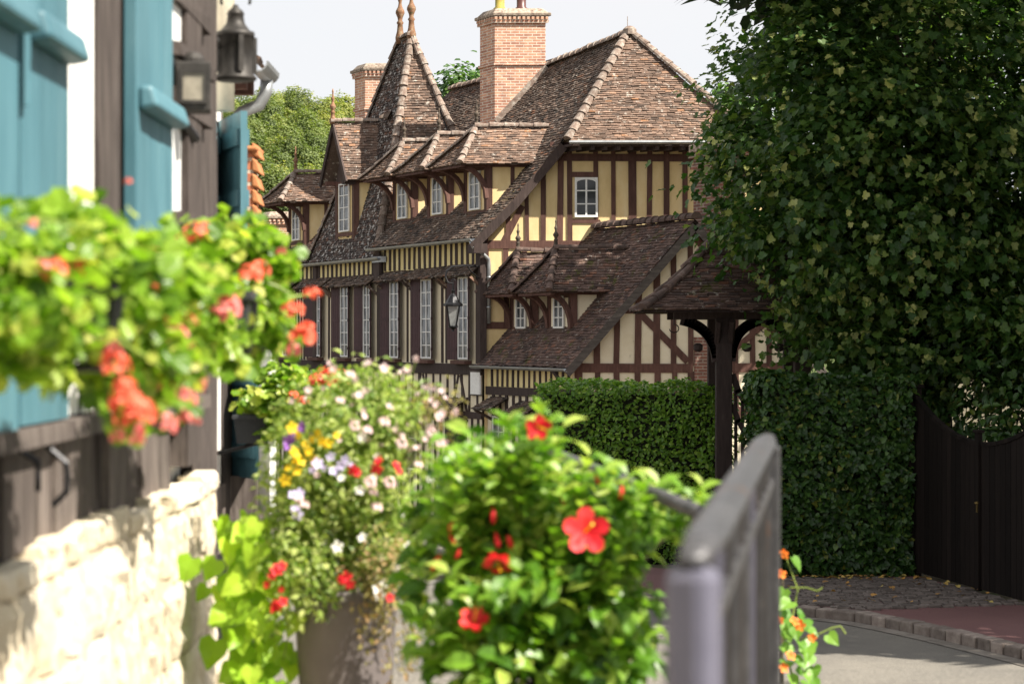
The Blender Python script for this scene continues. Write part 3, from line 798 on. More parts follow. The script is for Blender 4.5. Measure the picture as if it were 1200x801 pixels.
# dormers: a part each, with roof, ridge tiles, window, brackets and finial below it
def dormer(par, t0, sw, s_f, z_sill, z_e, z_r, rz, wall='yellow', tile='tile_red', hw=.52, ov=.28, gable=False, s_h=None, win=(.36, 1.0), fin=('terra', .5), cheek_z=None, capm='cap', inv=None, nx=2, ny=3):
    """rz(s): roof height at s; inv(z): s where the roof reaches z"""
    se, sr = inv(z_e), inv(z_r)
    m = MB()
    # cheeks and front
    for t in (t0 - hw, t0 + hw):
        zz = z_e + .12
        ext = Vector((SK * .05, .05, 0)) * (1 if t < t0 else -1)
        m.extrude([H(sw, t, rz(sw) - .2), H(sw, t, zz), H(se + .25, t, zz), H(se + .2, t, rz(se) - .15)], ext)
    hb(m, sw, sw + .05, t0 - hw + .05, t0 + hw - .05, rz(sw) - .25, z_e + .12)
    d = m.build('dormer', M[wall], par)
    # framing
    m = MB()
    for t in (t0 - hw, t0 + hw): hb(m, sw - .03, sw + .11, t - .03 if t < t0 else t - .09, t + .09 if t < t0 else t + .03, rz(sw) - .1, z_e + .05)
    hb(m, sw - .035, sw + .05, t0 - hw + .09, t0 + hw - .09, z_sill - .12, z_sill - .02); hb(m, sw - .04, sw + .06, t0 - hw + .06, t0 + hw - .06, z_e - .12, z_e + .02)
    hb(m, s_f + .06, se + .1, t0 - hw - .05, t0 - hw + .05, z_e - .06, z_e + .05); hb(m, s_f + .06, se + .1, t0 + hw - .05, t0 + hw + .05, z_e - .06, z_e + .05)
    k = sw + .55
    while k < se: hb(m, k, k + .09, t0 - hw - .015, t0 - hw + .03, rz(k) - .1, z_e); k += .5
    if not gable: hb(m, s_f + .05, s_f + .14, t0 - hw - ov + .08, t0 + hw + ov - .08, z_e - .07, z_e + .02)
    m.build('dormer_frame', M['timber'] if wall == 'yellow' else M['timber'], d)
    # roof
    L, Rr = t0 + hw + ov, t0 - hw - ov
    m = MB()
    sh_ = s_f if gable else s_h
    zeb = rz(se) 
    for T_, outw in ((Rr, (.2, -1, .7)), (L, (-.6, 1, .7))):
        tiles(m, bil([H(s_f, T_, z_e), H(se + .05, T_, z_e), H(sr + .05, t0, z_r), H(sh_, t0, z_r)]), outw, expo=.078, tw=.155, flare=.04)
    if not gable:
        tiles(m, bil([H(s_f, Rr, z_e), H(s_f, L, z_e), H(sh_, t0, z_r) + V(0, .02, 0), H(sh_, t0, z_r)]), (-1, -.5, .5), expo=.078, tw=.155, flare=.05)
    m.build('dormer_roof', M[tile], d)
    m = MB(); caps(m, [H(sh_ - .02, t0, z_r + .04), H(sr, t0, z_r + .04)], .085, .3)
    if not gable:
        for T_ in (Rr, L): caps(m, curve_line(H(s_f - .02, T_, z_e), H(sh_, t0, z_r), .04, 6, .04), .075, .2)
    m.build('ridge_tiles', M[capm], d)
    if gable:   # barge boards and boarded triangle
        m = MB()
        for T_ in (Rr, L): m.beam(H(s_f + .02, T_, z_e - .06), H(s_f + .02, t0, z_r - .06), .13, .05, NF)
        m.extrude([H(sw - .02, t0 - hw, z_e), H(sw - .02, t0 + hw, z_e), H(sw - .02, t0, z_r - .2)], NF * -.04)
        hb(m, s_f + .04, sw, t0 - hw - .06, t0 - hw + .06, z_e - .1, z_e + .04)
        m.build('barge_board', M['timber_dark'], d)
    else:       # curved brackets carrying the hipped front
        for t in (t0 - hw, t0 + hw):
            m = MB(); pts = []
            for a in np.linspace(0, math.pi / 2, 7):
                pts.append(H(sw - .02 - (sw - s_f - .12) * (1 - math.cos(a)), t, z_e - .78 + .74 * math.sin(a)))
            curved_solid(m, pts, .10, .11, ET); m.build('bracket', M['timber'], d)
    wt, wh = win
    window(d, H(sw - .02, t0 + wt / 2 + .0, z_sill), -ET, (0, 0, 1), NF, wt * 1.125, wh, nx, ny, fr=.04, mun=.022)
    if fin: finial(d, H(sh_ + .02, t0, z_r + .06), fin[1], M[fin[0]])
    return d
inv_main = lambda z: next((s for s in np.arange(-.3, 3.84, .01) if slope_z(s) >= z), 3.8)
for t0 in (.98, 2.84, 4.7):
    dormer(house, t0, .35, -.42, 3.06, 4.1, 5.02, slope_z, inv=inv_main, s_h=.34, win=(.5, .92), fin=('terra_dark', .62))
rz_sp = lambda s: 2.1 + (s + .12) * (8.05 - 2.1) / 1.72
inv_sp = lambda z: (z - 2.1) * 1.72 / (8.05 - 2.1) - .12
dormer(house, 7.45, .06, -.30, 2.86, 4.2, 5.80, rz_sp, inv=inv_sp, gable=True, win=(.62, 1.3), hw=.55, ov=.26, fin=('terra', .85), ny=4)
rz_f = lambda s: 2.1 + (s + .14) * (4.75 - 2.1) / 2.54
inv_f = lambda z: (z - 2.1) * 2.54 / (4.75 - 2.1) - .14
dormer(house, 11.2, .32, -.5, 2.8, 3.86, 4.72, rz_f, inv=inv_f, s_h=.25, win=(.5, .95), tile='tile_red', ov=.32, fin=('terra', .72))

# chimneys
def chimney(par, s0, s1, t0, t1, z0, z1, pots=(), flash=None, mat='brick', neck=.45):
    m = MB(); hb(m, s0, s1, t0, t1, z0, z1)
    hb(m, s0 - .035, s1 + .035, t0 - .035, t1 + .035, z1 - neck - .62, z1 - neck - .55)
    hb(m, s0 - .05, s1 + .05, t0 - .05, t1 + .05, z1, z1 + .08)
    k = max(5, int((s1 - s0) / .1))
    for i in range(k):   # dentils
        a = s0 - .06 + (s1 - s0 + .12) * (i + .15) / k; hb(m, a, a + .6 * (s1 - s0) / k, t0 - .085, t0 - .04, z1 + .08, z1 + .15)
    k2 = max(3, int((t1 - t0) / .1))
    for i in range(k2):
        a = t0 - .06 + (t1 - t0 + .12) * (i + .15) / k2; hb(m, s0 - .085, s0 - .04, a, a + .6 * (t1 - t0) / k2, z1 + .08, z1 + .15)
    hb(m, s0 - .04, s1 + .04, t0 - .04, t1 + .04, z1 + .08, z1 + .16)
    c = m.build('chimney', M[mat], par)
    m = MB(); hb(m, s0 - .1, s1 + .1, t0 - .1, t1 + .1, z1 + .16, z1 + .25)
    m.hexa([H(s0 - .06, t0 - .06, z1 + .25), H(s1 + .06, t0 - .06, z1 + .25), H(s1 + .06, t1 + .06, z1 + .25), H(s0 - .06, t1 + .06, z1 + .25),
            H(s0 + .05, t0 + .05, z1 + .38), H(s1 - .05, t0 + .05, z1 + .38), H(s1 - .05, t1 - .05, z1 + .38), H(s0 + .05, t1 - .05, z1 + .38)])
    m.build('chimney_cap', M['capstone'], c, bevel=.02)
    for s, col in pots:
        m = MB(); m.lathe([(.16, 0), (.17, .06), (.12, .1), (.12, .5), (.15, .56), (.15, .62), (.11, .62), (.10, .3)], H(s, (t0 + t1) / 2, z1 + .36), 14); m.build('chimney_pot', M[col], c, smooth=True)
    return c
M['pot_green'] = surf('lichened_yellow_pot', [(.35, (.12, .16, .05)), (.5, (.42, .36, .07)), (.7, (.30, .16, .07))], 9, .7, .3, .005)
M['pot_brown'] = flat('brown_glazed_pot', (.09, .035, .03), .4)
c = chimney(house, 2.43, 3.72, 4.2, 4.95, 4.6, 8.0, ((2.75, 'pot_green'), (3.3, 'pot_brown')))
m = MB()   # cement fillet where it meets the roof
m.beam(H(2.44, 4.16, 5.50), H(3.74, 4.16, 6.88), .15, .05, (0, -1, 0)); m.build('flashing', M['cap'], c)
m = MB(); chimney(house, 1.55, 2.35, 9.6, 10.25, 3.6, 7.3, (), neck=.3)
chimney(house, .2, .85, 12.9, 13.5, ZB, 3.35, (), neck=.15)

# street lantern on its bracket at the corner of the house
lt = thing('street_lantern', H(-.9, -.45, .0), 'black wrought iron street lantern hanging from a scrolled bracket at the house corner', 'lantern')
LC = P(531, 383, 49.3); LZ = LC.z
m = MB(); top = P(525, 313, 49.3)
m.tube([P(561, 312, 49.95), P(545, 311, 49.6), P(530, 312, 49.35), P(524, 317, 49.3), P(522, 324, 49.3), P(525, 331, 49.3), P(531, 332, 49.3), P(531, 340, 49.3)], .022, 8)
m.tube([P(561, 326, 49.95), P(552, 318, 49.7), P(548, 312, 49.65)], .016, 6)
sp = [P(531, 332, 49.3) + V(math.cos(a) * .05 * (1 - a / 9), 0, math.sin(a) * .05 * (1 - a / 9) + .06) for a in np.linspace(0, 7, 18)]
m.tube(sp, .011, 6)
m.build('bracket', M['iron'], lt)
m = MB()
m.lathe([(.02, .86), (.05, .84), (.03, .78), (.07, .74), (.10, .70), (.18, .56), (.225, .53), (.225, .49), (.20, .48)], LC, 8)
for k in range(4):
    a = math.pi / 4 + k * math.pi / 2; d = V(math.cos(a), math.sin(a), 0)
    m.beam(LC + d * .10, LC + d * .205 + V(0, 0, .5), .022, .022, d)
m.lathe([(.03, -.10), (.02, -.06), (.06, -.03), (.115, 0), (.115, .025), (.0, .03)], LC, 8)
m.build('lantern_frame', M['iron'], lt)
mgl, n, l, b = new_mat('lantern_glass'); b.inputs['Base Color'].default_value = (.55, .57, .55, 1); b.inputs['Roughness'].default_value = .12; b.inputs['Alpha'].default_value = .45
M['lamp_glass'] = mgl
m = MB()
for k in range(4):
    a = math.pi / 4 + k * math.pi / 2; a2 = a + math.pi / 2; d, d2 = V(math.cos(a), math.sin(a), 0), V(math.cos(a2), math.sin(a2), 0)
    m.face([LC + d * .095 + V(0, 0, .03), LC + d2 * .095 + V(0, 0, .03), LC + d2 * .195 + V(0, 0, .49), LC + d * .195 + V(0, 0, .49)])
m.build('lantern_glass', M['lamp_glass'], lt)
nb_ = thing('notice_board', H(-.05, -.05, -1.05), 'small white notice board fixed to the grey beam at the house corner', 'notice')
m = MB(); hb(m, -.07, -.035, -.02, .42, -1.32, -.80); m.build('board', M['white'], nb_)
for z in (-1.335, -.785):
    m = MB(); hb(m, -.075, -.03, -.05, .45, z - .015, z + .015); m.build('board_rail', M['timber_grey'], nb_)

# ------------------------------------------------------------------ the low wing in front
wing = thing('gabled_wing', H(2.5, -1.8, ZB), 'low gabled wing with two hipped dormers and cream half timbered end wall', 'house wing')
TW, WS, WR = -3.7, .12, 2.62
def wz(s): 
    return -.64 + (s + .12) * (2.55 + .64) / (WR + .12)
m = MB(); hb(m, WS, 5.15, TW, -.02, ZB, -.52)
m.extrude([H(WS, TW, -.52), H(5.15, TW, -.52), H(WR, TW, 2.4)], Vector((SK * .25, .25, 0)))
m.build('wall', M['cream'], wing)
m = MB(); hb(m, WS - .012, WS + .05, TW + .02, -.02, -1.2, -.55); m.build('side_plaster', M['strip'], wing)
m = MB()
for s, z1 in ((.22, -.5), (.64, .1), (1.07, .6), (1.53, 1.15), (1.94, 1.6), (2.31, 2.0), (2.66, 2.2), (3.22, 1.65), (3.64, 1.15), (4.01, .7), (4.38, .25), (4.79, -.2)):
    if s == .22: gbeam(m, s, ZB, s, z1, .18, TW)
    else: gbeam(m, s, -.6, s, z1, .13, TW)
for s in (.64, 1.07, 1.53, 1.94, 2.31, 2.66, 3.22, 3.64, 4.01, 4.38, 4.79, 5.05): gbeam(m, s, -1.5, s, -.72, .13, TW)
gbeam(m, .1, -.64, 2.7, -.64, .20, TW, .03); gbeam(m, 3.16, -.64, 5.15, -.64, .20, TW, .03)
gbeam(m, .1, -1.6, 5.15, -1.6, .2, TW, .03)
gbeam(m, 1.58, .5, 2.6, -.52, .13, TW, .034)
gbeam(m, 3.3, -.52, 4.4, .42, .13, TW, .034)
gbeam(m, .1, -.6, WR, 2.33, .14, TW, .03); gbeam(m, WR, 2.33, 5.1, -.6, .14, TW, .03)
gbeam(m, 1.1, .6, 4.1, .6, .12, TW, .02)
m.build('gable_timbers', M['timber'], wing)
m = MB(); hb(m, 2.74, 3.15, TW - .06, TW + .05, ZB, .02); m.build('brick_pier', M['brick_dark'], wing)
m = MB()
for t in np.arange(-3.55, -.05, .235): fbeam(m, t, -1.12, t, -.55, .085, .03, WS)
fbeam(m, -3.7, -1.22, 0, -1.22, .2, .04, WS)
for t in np.arange(-3.6, -.05, .3): fbeam(m, t, ZB, t, -1.3, .1, .03, WS)
m.build('side_timbers', M['timber_dark'], wing)
m = MB()
fl = bil([H(-.12, TW - .25, -.64), H(-.12, .0, -.64), H(WR, .0, 2.55), H(WR, TW - .25, 2.55)])
tiles(m, fl, (-1, -.5, .8), sag=.03)
m.build('roof', M['tile_moss'], wing)
m = MB(); tiles(m, bil([H(5.4, .0, -.64), H(5.4, TW - .25, -.64), H(WR, TW - .25, 2.55), H(WR, 0, 2.55)]), (1, .5, .8)); m.build('rear_roof', M['tile_moss'], wing)
m = MB(); caps(m, [H(WR, TW - .3, 2.6), H(WR, 0, 2.6)], .12, .28); m.build('ridge_tiles', M['cap_dark'], wing)
m = MB()
m.beam(H(-.16, TW - .26, -.78), H(WR, TW - .26, 2.42), .17, .06, (0, -1, 0)); m.beam(H(5.4, TW - .26, -.78), H(WR, TW - .26, 2.42), .17, .06, (0, -1, 0))
m.build('verge_board', M['timber_grey'], wing)
m = MB(); gutter(m, H(-.2, TW - .3, -.66), H(-.2, .1, -.64), .07); m.build('gutter', M['zinc'], wing)
m = MB(); m.tube([H(-.2, TW + .2, -.72), H(-.1, TW + .1, -.95), H(.02, TW - .02, -1.1), H(.05, TW - .05, -1.15)], .045); m.build('downpipe', M['timber_dark'], wing)
inv_w = lambda z: (z + .64) * (WR + .12) / (2.55 + .64) - .12
for t0 in (-2.25, -.62):
    dormer(wing, t0, .62, -.02, .22, 1.02, 1.98, wz, wall='cream', tile='tile_moss', inv=inv_w, s_h=.5, win=(.42, .72), fin=('terra_dark', .62), capm='cap_dark', hw=.47, ov=.30)
for a, b_, z in ((-1.0, -.25, -1.35), (-2.55, -1.5, -1.42)): hood(a, b_, z - .3, z, .5, 'tile_dark', wing, WS)
m = MB(); hb(m, WS - .05, WS + .02, -2.4, -1.6, ZB, -1.7); m.build('door', M['timber_dark'], wing)
window(wing, H(WS - .03, -.35, -2.9), -ET, (0, 0, 1), NF, .6, 1.1, 2, 3)
chm = MB(); hb(chm, 3.45, 4.1, -3.3, -2.5, 1.3, 4.0); 
hb(chm, 3.4, 4.15, -3.35, -2.45, 3.75, 3.85); hb(chm, 3.37, 4.18, -3.38, -2.42, 4.0, 4.12)
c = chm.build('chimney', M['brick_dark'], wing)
m = MB(); hb(m, 3.38, 4.17, -3.37, -2.43, 4.123, 4.3); m.build('chimney_cap', M['capstone'], c, bevel=.02)

# ------------------------------------------------------------------ garden gatehouse (small tiled roof on braced posts)
lych = thing('gate_canopy', (3.4, 32.3, prof(32)), 'small mossy tiled canopy on dark braced posts over the garden gate', 'gate canopy')
GY = 32.0
pxl, pxr = 848, 940
LP = [P(pxl, 396, GY), P(pxr, 396, GY)]
zt = P(0, 372, GY).z
for i, p in enumerate(LP):
    for dy in (0, 1.3):
        if dy and i == 0: pass
        m = MB(); m.beam((p.x, GY + dy, prof(GY)), (p.x, GY + dy, zt), .24, .2, (0, -1, 0)); m.build('post', M['timber_dark'], lych, bevel=.01)
def arc(p0, p1, bulge, n=18):
    p0, p1, bulge = Vector(p0), Vector(p1), Vector(bulge)
    return [p0 * (1 - a) + p1 * a + bulge * 4 * a * (1 - a) for a in np.linspace(0, 1, n)]
def curved(mb, pts, w_, d, nrm):
    for a, b_ in zip(pts[:-1], pts[1:]):
        e = (b_ - a).normalized() * .022; mb.beam(a - e, b_ + e, w_, d, nrm)
zl = P(0, 412, GY).z
for i, p in enumerate(LP):
    for sx in (-1, 1):
        L_ = .62 if sx * (1 if i == 0 else -1) < 0 else .56
        m = MB(); curved(m, arc((p.x + sx * .1, GY, zl - .12), (p.x + sx * L_, GY, zt - .04), (sx * .05, 0, -.16) if 0 else (-sx * .10, 0, .10)), .15, .14, (0, -1, 0))
        m.lathe([(.03, -.07), (.07, -.04), (.07, .03), (.03, .06)], (p.x + sx * (L_ * .62), GY - .02, zl + .07), 8)
        m.build('brace', M['timber_dark'], lych)
        m = MB(); m.tube([(p.x + sx * .1, GY + .05, zl), (p.x + sx * .1, GY - .32, zt - .05)], .05, 6); m.build('brace', M['timber_dark'], lych)
m = MB()
x0, x1 = P(746, 0, GY).x, P(1040, 0, GY).x
xa, xb = LP[0].x - .75, LP[1].x + .75
for dy in (0, 1.3): m.beam((xa, GY + dy, zt + .06), (xb, GY + dy, zt + .06), .16, .17, (0, -1, 0))
for x in (xa + .1, LP[0].x, LP[1].x, xb - .1): m.beam((x, GY - .45, zt + .2), (x, GY + 1.75, zt + .2), .11, .1, (0, 0, 1))
m.build('tie_beam', M['timber_dark'], lych)
m = MB()
for x in np.arange(x0 + .5, x1 - .3, .155): m.beam((x, GY - .62, zt + .10), (x, GY - .2, zt + .26), .06, .07, (0, 0, 1))
m.build('rafter', M['timber_dark'], lych)
ex0, ex1, ey0, ey1 = x0 + .05, x1, GY - .7, GY + 2.0
ez = zt + .10
A, B, Cc, D = V(ex0, ey0, ez), V(ex1, ey0, ez), V(ex1, ey1, ez), V(ex0, ey1, ez)
rA, rB = V(ex0 + 1.35, GY + .65, ez + 1.35), V(ex1 - 1.35, GY + .65, ez + 1.35)
m = MB()
for c, o_ in (((A, B, rB, rA), (0, -1, 1)), ((B, Cc, rB + V(0, .02, 0), rB), (1, 0, 1)), ((Cc, D, rA, rB), (0, 1, 1)), ((D, A, rA, rA + V(0, .02, 0)), (-1, 0, 1))):
    tiles(m, bil(c), o_, expo=.085, tw=.16, flare=.13, jit=.012, sag=.05)
m.build('canopy_roof', M['tile_moss'], lych)
m = MB(); caps(m, [rA, rB], .1)
for q, r_ in ((A, rA), (B, rB), (Cc, rB), (D, rA)): caps(m, curve_line(q, r_, .13, 8, .03), .07, .2)
m.build('ridge_tiles', M['cap_dark'], lych)
for px in (790, 897):
    m = MB(); c = P(px, 384, GY - .3)
    m.tube([c + V(0, 0, .12), c + V(0, 0, .05)] + [c + V(.07 * math.sin(a), 0, .05 - .06 * (1 - math.cos(a))) for a in np.linspace(.4, 4.6, 10)], .008, 6); m.build('iron_hook', M['iron'], lych)

gg = thing('garden_gate', (3.7, 32.0, prof(32)), 'dark picket garden gate with a swooping top rail under the tiled canopy', 'gate')
gx0, gx1 = LP[0].x + .14, LP[1].x - .12
def swoop(x): u = (x - gx0) / (gx1 - gx0); return P(0, 440, GY).z - .62 * math.sin(min(u, 1) * math.pi) ** .8
m = MB(); curved(m, [V(x, GY + .02, swoop(x)) for x in np.linspace(gx0, gx1, 12)], .09, .07, (0, -1, 0)); m.build('top_rail', M['timber_dark'], gg)
m = MB(); curved(m, [V(x, GY + .02, swoop(x) - .45) for x in np.linspace(gx0, gx1, 12)], .08, .06, (0, -1, 0)); m.build('middle_rail', M['timber_dark'], gg)
m = MB(); m.beam((gx0, GY + .02, prof(GY) + .3), (gx1, GY + .02, prof(GY) + .3), .12, .06, (0, -1, 0)); m.build('bottom_rail', M['timber_dark'], gg)
for x in np.linspace(gx0 + .05, gx1 - .05, 9):
    m = MB(); m.beam((x, GY + .075, prof(GY) + .15), (x, GY + .075, swoop(x) + .02), .05, .03, (0, -1, 0)); m.build('picket', M['timber_dark'], gg)

# ------------------------------------------------------------------ drive gate
M['gate_wood'] = surf('blackened_gate_boards', [(.3, (.007, .005, .0045)), (.7, (.015, .011, .009))], 3, .9, .4, .006, (10, 10, .8), .45, spec=.12)
G0, G1, G2 = V(5.47, 29.1, 0), V(5.93, 26.97, 0), V(6.40, 24.75, 0)
dg = thing('drive_gate', (5.93, 26.97, pave_z(27)), 'pair of tall dark boarded drive gates with a swooping top beside the ivy wall', 'gate')
gd = (G2 - G0).normalized(); gn = V(-gd.y, gd.x, 0); gn = -gn if gn.x > 0 else gn
def gate_top(u): return 1.82 + .60 * (abs(u) ** 2.0)
for k, (a, b_) in enumerate(((G0, G1), (G1, G2))):
    L_ = (b_ - a).length; d = (b_ - a).normalized(); lf = MB(); n_ = 15
    for j in range(n_):
        q0, q1 = L_ * j / n_ + .035 * (j == 0) + .004, L_ * (j + 1) / n_ - .004 - .035 * (j == n_ - 1)
        def zt_(q): u = (1 - q / L_) if k == 0 else q / L_; return gate_top(u)
        zb = pave_z(27) + .05
        o_ = gn * random.uniform(0, .004)
        p = [a + d * q0 - gn * .02 + o_, a + d * q1 - gn * .02 + o_, a + d * q1 + gn * .02 + o_, a + d * q0 + gn * .02 + o_]
        zs = [zt_(q0), zt_(q1), zt_(q1), zt_(q0)]
        lf.hexa([V(q.x, q.y, zb) for q in p] + [V(q.x, q.y, zb + z) for q, z in zip(p, zs)], random.random())
    leafo = lf.build('gate_leaf', M['gate_wood'], dg)
    m = MB(); pts = [a + d * q + V(0, 0, pave_z(27) + .05 + gate_top((1 - q / L_) if k == 0 else q / L_) + .015) for q in np.linspace(.03, L_ - .03, 14)]
    curved(m, pts, .05, .07, gn); m.build('top_rail', M['gate_wood'], leafo)
for q, h in ((G0, 2.55), (G1, 2.02), (G2, 2.55)):
    m = MB(); c = Vector(q); z0 = pave_z(c.y)
    if q is G1: c = c + gn * .035; m.beam(c + V(0, 0, z0 + .03), c + V(0, 0, z0 + h), .11, .06, gn); m.beam(c + V(0, 0, z0 + h), c + V(0, 0, z0 + h + .04), .15, .10, gn)
    else: m.beam(c + V(0, 0, z0 - .1), c + V(0, 0, z0 + h), .18, .18, gn); m.beam(c + V(0, 0, z0 + h), c + V(0, 0, z0 + h + .05), .24, .24, gn)
    m.build('cover_strip' if q is G1 else 'gate_post', M['gate_wood'], dg, bevel=.006)
m = MB(); c = G1 + gn * .07 + V(0, 0, pave_z(27) + 1.12) + gd * .03; m.lathe([(.012, 0), (.03, .01), (.03, .03), (.012, .04)], c, 8); m.beam(c + V(0, 0, -.1), c + V(0, 0, .0), .03, .012, gn)
m.build('latch', flat('old_brass', (.22, .16, .06), .4, .8), dg)

# ------------------------------------------------------------------ hedges and trees
L_hedge = leaf_mat('laurel_leaf', [(0, (.07, .16, .016)), (.6, (.14, .27, .028)), (1, (.25, .37, .05))], .3, .35)
L_ivy = leaf_mat('ivy_leaf', [(0, (.016, .045, .010)), (.6, (.034, .082, .016)), (.93, (.07, .14, .025)), (1, (.16, .17, .025))], .25, .4)
L_lime = leaf_mat('lime_leaf', [(0, (.020, .055, .011)), (.5, (.042, .098, .020)), (.86, (.090, .150, .03)), (1, (.40, .42, .15))], .35, .42)
L_back = leaf_mat('tree_leaf', [(0, (.03, .075, .015)), (.6, (.06, .13, .025)), (1, (.12, .2, .04))], .4, .5)
L_cedar = leaf_mat('cedar_needles', [(0, (.014, .030, .016)), (.7, (.03, .055, .03)), (1, (.05, .08, .04))], .1, .6)
M['bark'] = surf('tree_bark', [(.3, (.035, .028, .022)), (.7, (.09, .075, .06))], 6, .95, .7, .02, (3, 3, .6), 0)
M['hedge_dark'] = surf('dark_core', [(.3, (.008, .010, .005)), (.7, (.02, .022, .010))], 8, .95, .6, .03, var=0)

def hedge(name, label, quad, zb, zt_, mat, n, size, T, deep=.7, ragged=.05):
    """quad: plan of the front line p0 -> p1; grows back by deep"""
    p0, p1 = Vector((*quad[0], 0)), Vector((*quad[1], 0)); d = (p1 - p0).normalized(); L_ = (p1 - p0).length; f = V(d.y, -d.x, 0)
    h = thing(name, (*((p0 + p1) / 2 - f * deep / 2).xy, zb), label, 'hedge')
    m = MB()
    def core(u, v_, w_): return p0 + d * u - f * w_ + V(0, 0, v_)
    nu, nv = 14, 10
    def bump(p): return noise.noise(p * 2.1) * .10
    g = {}
    for side in range(2):
        w_ = .12 if side == 0 else deep - .1
        for i in range(nu + 1):
            for j in range(nv + 1):
                p = core(.1 + (L_ - .2) * i / nu, zb + (zt_ - zb - .12) * j / nv, w_); g[side, i, j] = p + f * bump(p) * (1 if side == 0 else -1)
    for side in range(2):
        for i in range(nu):
            for j in range(nv): m.face([g[side, i, j], g[side, i + 1, j], g[side, i + 1, j + 1], g[side, i, j + 1]])
    for i in range(nu): m.face([g[0, i, nv], g[0, i + 1, nv], g[1, i + 1, nv], g[1, i, nv]])
    for i in (0, nu):
        for j in range(nv): m.face([g[0, i, j], g[0, i, j + 1], g[1, i, j + 1], g[1, i, j]])
    m.build('hedge_core', M['hedge_dark'], h)  # solid dark core added to make the hedge opaque
    m = MB()
    areas = [L_ * (zt_ - zb), L_ * deep, deep * (zt_ - zb), deep * (zt_ - zb), L_ * (zt_ - zb) * .3]
    cnt = (np.array(areas) / sum(areas) * n).astype(int)
    Pp, Nn = [], []
    for k, c in enumerate(cnt):
        u, v_, w_ = rng.random(c) * L_, zb + rng.random(c) * (zt_ - zb), rng.random(c) * deep
        dep = rng.exponential(.05, c)
        if k == 0: w_ = dep - .02
        elif k == 1: v_ = zt_ - dep + .03
        elif k == 2: u = dep - .02
        elif k == 3: u = L_ - dep + .02
        else: w_ = deep - dep
        nn_ = [f, V(0, 0, 1), -d, d, -f][k]
        base = np.array(p0) + np.outer(u, d) - np.outer(w_, f) + np.outer(v_, (0, 0, 1))
        wob = np.array([noise.noise(Vector(q) * 1.7) * ragged * 1.6 + noise.noise(Vector(q) * 5) * ragged for q in base])
        base += np.outer(wob, nn_)
        Pp.append(base); Nn.append(np.tile(np.array(nn_), (c, 1)))
    pos = np.concatenate(Pp); nr = np.concatenate(Nn)
    nrm = nr * .7 + np.array((0, 0, .6)) + rdir(len(pos)) * .75
    tip = nr * .5 + rdir(len(pos)) * .9 + np.array((0, 0, -.25))
    leaf_block(m, T, pos, nrm, tip, size * rng.uniform(.6, 1.25, len(pos)))
    m.build('foliage', mat, h)
    return h
hz = P(0, 452, 34).z
hedge('laurel_hedge', 'clipped bright green hedge left of the garden gate, below the low wing', ((P(630, 0, 34).x, 34.0), (P(838, 0, 33).x, 33.0)), prof(34), hz, L_hedge, 16000, .085, T_oval(.1, .6), 1.2, .085)
hz = P(0, 440, 28.7).z
hedge('ivy_hedge', 'tall dark ivy covered hedge between the garden gate and the drive gates', ((P(893, 0, 28.75).x, 28.75), (5.42, 28.95)), prof(29) + .1, hz, L_ivy, 17000, .08, T_heart(.9, .1), .9, .09)

def limb_tree(par, base, top, r0, forks, mat=None):
    m = MB(); base, top = Vector(base), Vector(top)
    pts = [base + (top - base) * k + V(noise.noise(V(k * 3, base.x, 0)) * .2, noise.noise(V(k * 3, 0, base.y)) * .2, 0) * k for k in np.linspace(0, 1, 7)]
    m.tube(pts, [r0 * (1.25 if k == 0 else 1 - .8 * k / 6) for k in range(7)], 9)
    m.build('trunk', M['bark'], par, smooth=True)
    for i, (k, e) in enumerate(forks):
        a = base + (top - base) * k; e = Vector(e); m = MB()
        mid = (a + e) / 2 + V(0, 0, .12 * (e - a).length)
        m.tube([a, (a + mid) / 2 + V(0, 0, .05), mid, (mid + e) / 2, e], [r0 * .42, r0 * .34, r0 * .25, r0 * .15, r0 * .05], 7); m.build('limb', M['bark'], par, smooth=True)

lime = thing('lime_tree', (6.3, 31.3, prof(31)), 'broad dense lime tree with heart shaped leaves, right of the tiled canopy', 'tree')
cz = E + 2.9
limb_tree(lime, (6.3, 31.3, prof(31)), (6.2, 31.2, cz + 3.0), .26, [(.5, (4.2, 30.3, cz)), (.55, (8.2, 30.6, cz + .5)), (.6, (5.2, 29.4, cz + 1.5)), (.65, (6.6, 33.2, cz + 1.2)), (.45, (7.6, 31.8, cz - 1.2)), (.8, (5.0, 31.6, cz + 3))])
m = MB()
T_lime = (np.array([(0, 0, 0), (-.30, -.10, .05), (-.52, .22, .12), (-.34, .42, .04), (-.36, .74, .08), (-.08, .78, -.02), (0, 1.08, -.12), (.08, .78, -.02), (.36, .74, .08), (.34, .42, .04), (.52, .22, .12), (.30, -.10, .05), (0, .45, -.03)], float),
          np.array([(0, 1, 2, 12), (12, 2, 3, 3)])[:1], np.array([(12, 2, 3), (12, 3, 4), (12, 4, 5), (12, 5, 6), (12, 6, 7), (12, 7, 8), (12, 8, 9), (12, 9, 10), (12, 10, 11), (12, 11, 0)]))
def lime_pts(c, rad, n, cl):
    d = rdir(cl); ph_ = rng.uniform(.74, 1.0, cl); cc = d * ph_[:, None]
    inner = rng.random(cl) < .2; cc[inner] *= rng.uniform(.3, 1, inner.sum())[:, None]
    wgt = rng.uniform(.4, 1.6, cl); ix = rng.choice(cl, n, p=wgt / wgt.sum())
    g = rng.normal(size=(n, 3)) * np.array((.105, .105, .05)); 
    hd = d.copy(); hd[:, 2] = 0
    r2 = np.linalg.norm(g[:, :2], axis=1); p = cc[ix] + g - np.stack([0 * r2, 0 * r2, r2 * .55], 1)
    return np.array(c) + p * np.array(rad), d[ix] * .7 + g * 4
allp, allo = [], []
